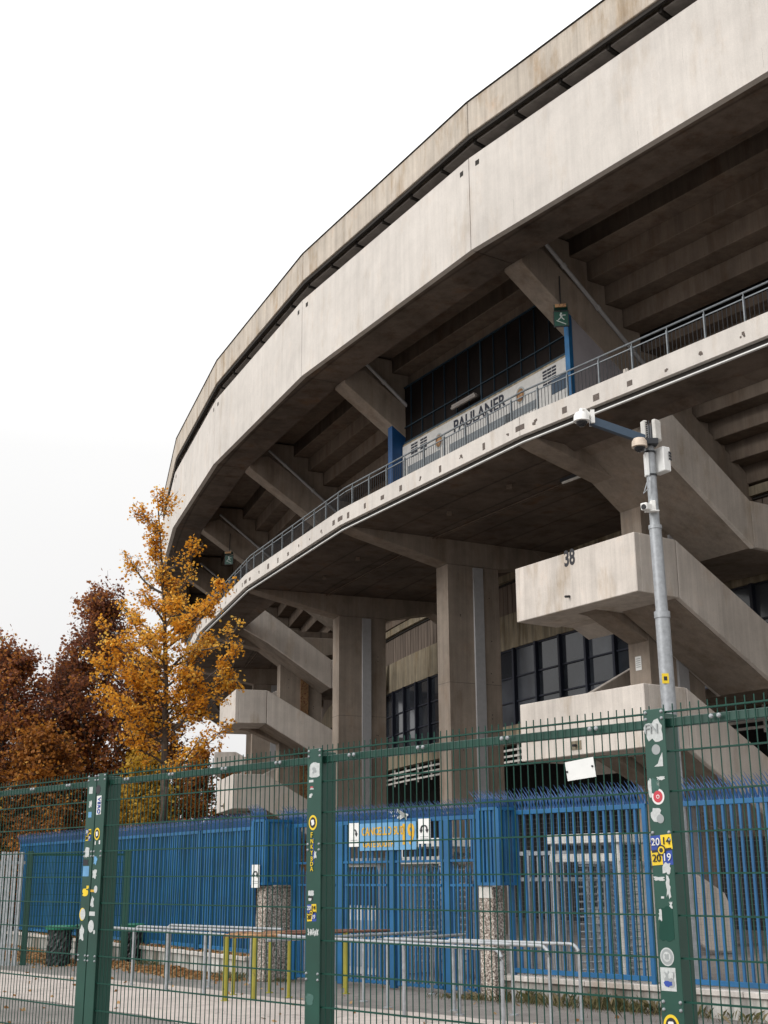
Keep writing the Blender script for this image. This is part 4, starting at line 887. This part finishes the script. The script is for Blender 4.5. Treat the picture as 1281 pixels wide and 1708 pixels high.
# ------------------------------------------------------------------ bins and the far fences on the left
def bin_(x, y, lab, s_=1):
    T = thing('bag_bin', (x, y, 0), lab, 'litter bin', 'black bag bins by the long blue fence'); mb = MB(); prof = []
    n = 26; rings = 12; i0 = 0
    for j in range(rings):
        z = .01+.66*j/(rings-1)
        for i in range(n):
            t = 2*math.pi*i/n; r_ = .235*s_*(1-.12*abs(j/(rings-1)-.45))+.014*math.sin(7*t+j*.9)+.011*math.sin(13*t-j*1.7)+random.uniform(-.006, .006)
            if j == rings-1: r_ = .235*s_
            mb.v.append((x+r_*math.cos(t), y+r_*math.sin(t), z))
    for j in range(rings-1):
        for i in range(n): k = (i+1) % n; mb.f.append((j*n+i, j*n+k, (j+1)*n+k, (j+1)*n+i)); mb.m.append(0)
    mb.f.append(tuple(range(n-1, -1, -1))); mb.m.append(0); mb.build('bag', BAG, T, smooth=False)
    mb = MB(); mb.lathe((x, y, .65), [(.25*s_, 0), (.29*s_, .01), (.30*s_, .06), (.27*s_, .08), (.23*s_, .075)], 22); mb.build('ring_holder', BING, T, smooth=True)
    mb = MB(); mb.tube([(x+.30, y+.1, 0), (x+.30, y+.1, .75)], .02, 8); mb.build('stand', DARKM, T)
bin_(-6.27, 25.3, 'black bag bin with a green ring, left of the double green post', .95)
bin_(-5.85, 25.9, 'black bag bin half hidden behind the double green post', .95)
bin_(-5.05, 26.2, 'black bag bin just right of the double green post', .8)
T = thing('inner_mesh_fence', (-6.1, 25.6, 0), 'low green mesh fence section far left standing in front of the long blue fence', 'fence')
A, B = Vector((-7.0, 25.5, 0)), Vector((-5.13, 25.75, 0)); d = (B-A).normalized(); nn_ = Vector((d.y, -d.x, 0))
for p in (A, B): mb = MB(); mb.obox(p+UZ*1.06, d, nn_, UZ, .055, .05, 1.06); mb.build('post', GREEN, T)
mb = MB()
for z in np.arange(.1, 2.1, .2): mb.obox((A+B)/2+UZ*z, d, nn_, UZ, (B-A).length/2, .004, .004)
for t in np.arange(.05, (B-A).length, .05): mb.obox(A+d*t+UZ*1.05, d, nn_, UZ, .0022, .0022, 1.05)
mb.obox((A+B)/2+UZ*2.05, d, nn_, UZ, (B-A).length/2, .02, .02); mb.build('mesh_panel', GREEND, T, fix=False)
T = thing('palisade_fence', (-7.4, 25.2, 0), 'weathered grey galvanised slat fence at the left edge', 'fence'); mb = MB()
for q in range(9):
    p = Vector((-7.13-.13*q, 25.35+.03*q, 0)); mb.obox(p+UZ*1.05, (1, 0, 0), (0, 1, 0), UZ, .045, .012, 1.05+.01*(q % 2))
mb.build('slats', GALV, T)
for z in (.3, 1.9): mb = MB(); mb.obox((-7.65, 25.5, z), (1, -.2, 0), (0, 1, 0), UZ, .6, .02, .03); mb.build('rail', GALV, T)
# ------------------------------------------------------------------ trees and leaves
def leaves(name, P, size, mat, parent, tint, drop=.3):
    n_ = len(P); P = np.asarray(P, float)
    u = rng.normal(size=(n_, 3)); u[:, 2] *= .6; u /= np.linalg.norm(u, axis=1)[:, None]
    v = rng.normal(size=(n_, 3)); v -= (v*u).sum(1)[:, None]*u; v /= np.linalg.norm(v, axis=1)[:, None]
    s_ = size*rng.uniform(.65, 1.25, n_)[:, None]
    co = np.stack([P-u*s_*.5, P+v*s_*.42, P+u*s_*.5+v*s_*.05, P-v*s_*.42], 1).reshape(-1, 3)
    o0 = np.array(wloc(parent)) if parent is not None else np.zeros(3)
    me = bpy.data.meshes.new(name); me.vertices.add(n_*4); me.vertices.foreach_set('co', (co-o0).ravel())
    me.loops.add(n_*4); me.loops.foreach_set('vertex_index', np.arange(n_*4)); me.polygons.add(n_)
    me.polygons.foreach_set('loop_start', np.arange(0, n_*4, 4)); me.polygons.foreach_set('loop_total', np.full(n_, 4)); me.update()
    at = me.attributes.new('tint', 'FLOAT', 'POINT'); at.data.foreach_set('value', np.repeat(np.clip(tint, 0, 1), 4).astype(np.float32))
    me.materials.append(mat); o = bpy.data.objects.new(name, me); col.objects.link(o); o.parent = parent; return o
def curve(a, b, sag=.0, wob=.06, n=7, lift=0.0):
    a, b = Vector(a), Vector(b); L = (b-a).length; out = []
    w1 = Vector([random.gauss(0, 1) for _ in range(3)])*wob*L; w2 = Vector([random.gauss(0, 1) for _ in range(3)])*wob*L*.5
    for i in range(n+1):
        t = i/n; out.append(a.lerp(b, t)+w1*math.sin(math.pi*t)+w2*math.sin(2*math.pi*t)+UZ*lift*L*(t*t-t))
    return out
def at(pts_, t): x = t*(len(pts_)-1); i = min(int(x), len(pts_)-2); return pts_[i].lerp(pts_[i+1], x-i)
def tree(name, base, top, r0, prim, nsec, sec_len, ntw, tw_len, perleaf, lsize, jit, mat, bark, lab, cat='tree', group=None, tintf=None, trunk_n=12, bare=0.0, lift=.25):
    base, top = Vector(base), Vector(top); T = thing(name, tuple(base), lab, cat, group); mb = MB(); H = top.z-base.z
    tr = curve(base, top, wob=.012, n=trunk_n); mb.tube(tr, [r0*(1-i/len(tr))**1.25+.010 for i in range(len(tr))], 8)
    P = []; tint = []
    def leafat(p, q, cnt):
        for _ in range(cnt):
            P.append((p.x+random.gauss(0, jit), p.y+random.gauss(0, jit), p.z+random.gauss(0, jit*.8))); tint.append(q+random.gauss(0, .16))
    for (h, e, rr, dens) in prim:
        s0 = at(tr, h); e = Vector(e); cv = curve(s0, e, wob=.045, n=8, lift=lift); r_b = rr
        mb.tube(cv, [r_b*(1-.85*i/8)+.004 for i in range(9)], 5); L = (e-s0).length; ct = random.gauss(.5, .14)
        for j in range(nsec):
            t = .12+.88*random.random()**.9; q0 = at(cv, t); d_ = (at(cv, min(t+.1, 1))-at(cv, t-.1)).normalized()
            sd_ = Vector((random.gauss(0, 1), random.gauss(0, 1), random.gauss(.15, .7))).normalized(); dd = (d_*.8+sd_).normalized()
            sl = sec_len*random.uniform(.4, 1.15)*(1.1-.55*t); cv2 = curve(q0, q0+dd*sl, wob=.06, n=4, lift=.1)
            mb.tube(cv2, [max(.004, r_b*.32*(1-.2*i)) for i in range(5)], 4)
            for k_ in range(ntw):
                t2 = .2+.8*random.random(); p0 = at(cv2, t2); d3 = Vector((random.gauss(0, 1), random.gauss(0, 1), random.gauss(.1, .8))).normalized()
                p1 = p0+d3*tw_len*random.uniform(.4, 1.2)
                mb.tube([p0, p1], .0045, 3)
                if random.random() < bare: continue
                q = ct+random.gauss(0, .1)
                if tintf: q = tintf(p1, q)
                for u_ in (.35, .7, 1.0): leafat(p0.lerp(p1, u_), q, max(1, int(perleaf*dens*random.uniform(.5, 1.4)/3+.5)))
    mb.build('trunk', bark, T, smooth=True, fix=False)
    leaves('crown', P, lsize, mat, T, np.array(tint)); return T
def radial(base, H, prof, n, z0, steep, dens=1.0, rr=.045, ry=1.0):
    out = []
    for i in range(n):
        hh = z0+(1-z0)*(i+random.random())/n; az = i*2.4+random.gauss(0, .35); rad_ = prof(hh)*random.uniform(.72, 1.12)
        e = Vector(base)+Vector((math.cos(az)*rad_, math.sin(az)*rad_*ry, H*hh)); s0 = max(.06, hh-steep*rad_/H*random.uniform(.8, 1.2))
        out.append((min(s0, .97), e, rr*(1.15-hh), dens*random.uniform(.6, 1.25)))
    return out
# ginkgo: main limbs placed as in the crown's irregular outline
GB = (-5.40, 32, 0); tg = [((-3.55, 31.2, 7.35), .42, 1.1), ((-3.95, 31.6, 6.6), .40, 1.2), ((-4.85, 32.3, 10.2), .64, .3), ((-4.15, 31.5, 8.8), .58, 1.3), ((-4.45, 31.7, 8.35), .56, 1.3), ((-4.55, 33, 7.9), .5, .9),
    ((-7.5, 32.4, 8.05), .5, 1.1), ((-7.45, 31.5, 6.5), .42, 1.2), ((-4.45, 31.4, 5.9), .40, 1.1), ((-6.75, 32, 9.7), .64, .3), ((-7.0, 31.7, 7.3), .46, 1.3), ((-6.6, 31.0, 5.9), .36, 1.0), ((-5.2, 30.6, 8.1), .55, 1.1),
    ((-6.2, 30.8, 6.9), .45, 1.2), ((-5.1, 30.9, 6.5), .38, 1.1), ((-6.9, 33, 6.1), .38, .9), ((-5.0, 31.8, 9.4), .6, .6), ((-6.3, 31.6, 8.8), .58, 1.1), ((-5.5, 33.4, 9.0), .6, .8), ((-4.7, 31.9, 7.2), .5, .7), ((-7.3, 31.6, 7.6), .5, 1.0),
    ((-6.9, 31.6, 8.5), .52, .8), ((-7.6, 31.8, 7.2), .5, 1.1), ((-7.35, 31.5, 5.9), .5, 1.1), ((-3.7, 31.5, 7.9), .5, .9), ((-6.3, 31.2, 5.1), .4, 1.0), ((-4.6, 31.3, 4.9), .4, 1.0), ((-3.9, 31.4, 5.3), .4, .9), ((-3.75, 31.3, 7.0), .41, 1.0), ((-4.9, 31.2, 6.6), .40, 1.3), ((-5.9, 31.0, 7.5), .47, 1.2), ((-6.6, 31.3, 6.7), .40, 1.3), ((-4.35, 31.6, 8.55), .54, 1.1), ((-4.0, 31.3, 6.1), .36, .9), ((-6.9, 31.4, 6.1), .42, 1.1), ((-3.95, 31.9, 6.3), .42, .9), ((-6.45, 31.5, 7.9), .52, 1.2)]
prim = [(max(.36, (e[2]-.35-.38*math.hypot(e[0]+5.7, e[1]-32))/11.35), Vector(e), .034, d) for e, h, d in tg]+[(h, Vector((-5.95+random.gauss(0, .22), 32+random.gauss(0, .2), 11.4*h+.35)), .010, .07) for h in np.linspace(.76, .96, 7)]
random.seed(21)
tree('ginkgo_tree', GB, (-6.07, 32, 11.35), .15, prim, 12, .58, 8, .20, 4.8, .086, .062, L_GINK, BARK, 'bright orange-yellow ginkgo tree whose branches reach in front of the stadium', tintf=lambda p, q: q+.08, bare=.16)
def hb(x, y, H, rad_, mat, lab, n=46, nsec=11, seed=1, z0=.14, dens=1.0, tintf=None, name='hornbeam_tree', ls=.115, bare=0., perleaf=9):
    random.seed(seed); prof = lambda h: rad_*(math.sin(math.pi*min(1, max(0, (h-.02)))**.62))**.8 if h < .98 else .15
    prof = lambda h: rad_*max(.10, (1-((h-.3)/.7)**1.7) if h > .3 else (.6+.4*h/.3))
    tree(name, (x, y, 0), (x+random.uniform(-.2, .2), y, H*.98), .13, radial((x, y, 0), H, prof, n, z0, 1.5, dens), nsec, 1.0*rad_/2.2, 6, .34, perleaf, ls, .12, mat, BARK2, lab, group='autumn trees behind the blue fence', tintf=tintf, bare=bare, lift=.35)
mixt = lambda p, q: q+.04+.30*max(0, min(1, (6.6-p.z)/2.2))
hb(-9.2, 40, 10.4, 2.8, L_BRN, 'tallest brown-purple tree, left of the orange ginkgo', seed=2, n=84, tintf=mixt, dens=.8)
hb(-11.6, 39, 8.4, 2.7, L_BRN, 'dark brown tree with a rounded top left of the tallest brown tree', seed=3, n=78, tintf=mixt, dens=.8)
hb(-13.6, 41, 8.2, 2.5, L_BRN, 'brown tree cut by the left edge of the picture', seed=4, n=50, tintf=mixt)
hb(-10.5, 41, 8.3, 2.4, L_BRN, 'brown tree wedged between the two tallest brown trees', seed=15, n=56, tintf=mixt, dens=.8)
hb(-7.9, 41.5, 8.4, 2.1, L_ORG, 'russet tree close behind the ginkgo', seed=5, n=44, tintf=lambda p, q: q+.03)
hb(-10.0, 37, 5.6, 2.1, L_ORG, 'low spreading orange-russet tree under the tallest brown tree', seed=6, n=44)
hb(-12.2, 36.5, 4.9, 2.0, L_OLV, 'low olive-orange tree at the left just above the blue fence', seed=7, n=44)
hb(-6.75, 36, 4.6, 1.7, L_YEL, 'low golden-yellow tree behind the ginkgo trunk', seed=8, n=34)
hb(-8.85, 60, 7.3, 1.5, L_BRN, 'distant small red-brown tree left of the lowest stair landings', seed=9, n=30, tintf=lambda p, q: q+.25, ls=.15)
hb(-7.3, 61, 6.3, 1.3, L_ORG, 'distant russet tree partly behind the stair tower', seed=10, n=26, ls=.15)
hb(-10.4, 58, 6.4, 1.8, L_OLV, 'distant olive tree seen through the green mesh behind the ginkgo', seed=11, n=26, ls=.15)
hb(-14.2, 45, 10.6, 1.2, L_YEL, 'nearly bare pale yellow tree at the left edge', seed=12, n=18, nsec=6, dens=.3, bare=.55, name='young_tree')
hb(-14.6, 36, 5.2, 2.2, L_OLV, 'bushy olive tree behind the grey slat fence', seed=13, n=34)
# fallen leaves, weeds and grit: ground cover
random.seed(5)
P = []
for (cx_, cy_, sx, sy, n_, h) in ((-3.75, 23.45, .9, .22, 2600, .10), (-5.0, 25.4, 1.0, .25, 900, .05), (-7.6, 28.6, 1.6, .5, 3600, .14), (-8.3, 29.5, 1.2, .3, 1500, .2), (-2.9, 22.6, .8, .2, 300, .03)):
    for _ in range(n_):
        u_ = random.gauss(0, sx); v_ = abs(random.gauss(0, sy)); p = Vector((cx_, cy_, 0))+LB.d*u_-LB.n*v_
        P.append((p.x, p.y, .012+random.random()*h*math.exp(-(u_/sx)**2-(v_/sy)**2)))
for _ in range(380):
    s_, n_ = random.uniform(4, 34), random.uniform(6.2, 16); p = P_(n_, s_, 0); P.append((p.x, p.y, .012))
for _ in range(500):
    t = random.uniform(1, 12); p = LB.p(t, .33, random.uniform(-.12, .1)); P.append(tuple(p))
tag(leaves('fallen_leaves', P, .075, L_DRY, None, rng.uniform(0, 1, len(P))), 'drifts of dry orange leaves along the foot of the left low wall', 'leaves', kind='stuff')
def grass(n_, places):
    V_ = []; F_ = []; tn = []
    for _ in range(n_):
        c, sx, sy, L, hh = random.choice(places); sy *= random.choice((.5, 1, 2.2)); p = c+L.d*random.gauss(0, sx)-L.n*abs(random.gauss(0, sy)); a_ = random.uniform(0, 6.28); h_ = hh*.6*random.uniform(.25, 1.4); w_ = .003
        d = Vector((math.cos(a_), math.sin(a_), 0)); le = Vector((random.gauss(0, .5), random.gauss(0, .5), 0))*h_; i = len(V_)
        V_ += [tuple(p-d*w_), tuple(p+d*w_), tuple(p+d*w_*.7+le*.35+UZ*h_*.7), tuple(p+le+UZ*h_)]; F_.append((i, i+1, i+2, i+3)); tn += [random.random()]*4
    me = bpy.data.meshes.new('grass_tufts'); me.from_pydata(V_, [], F_); a_ = me.attributes.new('tint', 'FLOAT', 'POINT'); a_.data.foreach_set('value', np.array(tn, np.float32)); me.materials.append(L_GRS)
    o = bpy.data.objects.new('grass_tufts', me); col.objects.link(o); return o
w0 = -.12
pl = [(LA.p(-.9, 0, w0), .35, .10, LA, .22), (LA.p(-2.2, 0, w0), .5, .10, LA, .26), (LA.p(-.2, 0, w0-.1), .25, .08, LA, .12), (LA.p(-1.6, 0, w0-.05), .8, .15, LA, .10), (LA.p(-3.6, 0, w0), .8, .12, LA, .18), (LA.p(.3, 0, -.3), .25, .1, LA, .09),
      (LB.p(4.8, 0, -.15), .35, .15, LB, .12), (LB.p(1.2, 0, -.15), .3, .1, LB, .10), (LB.p(.7, 0, -.5), .3, .1, LB, .1), (LA.p(4.4, 0, -.2), .2, .1, LA, .08)]
tag(grass(2400, pl), 'tufts of weedy grass along the foot of the white low wall and pillars', 'grass', kind='stuff')
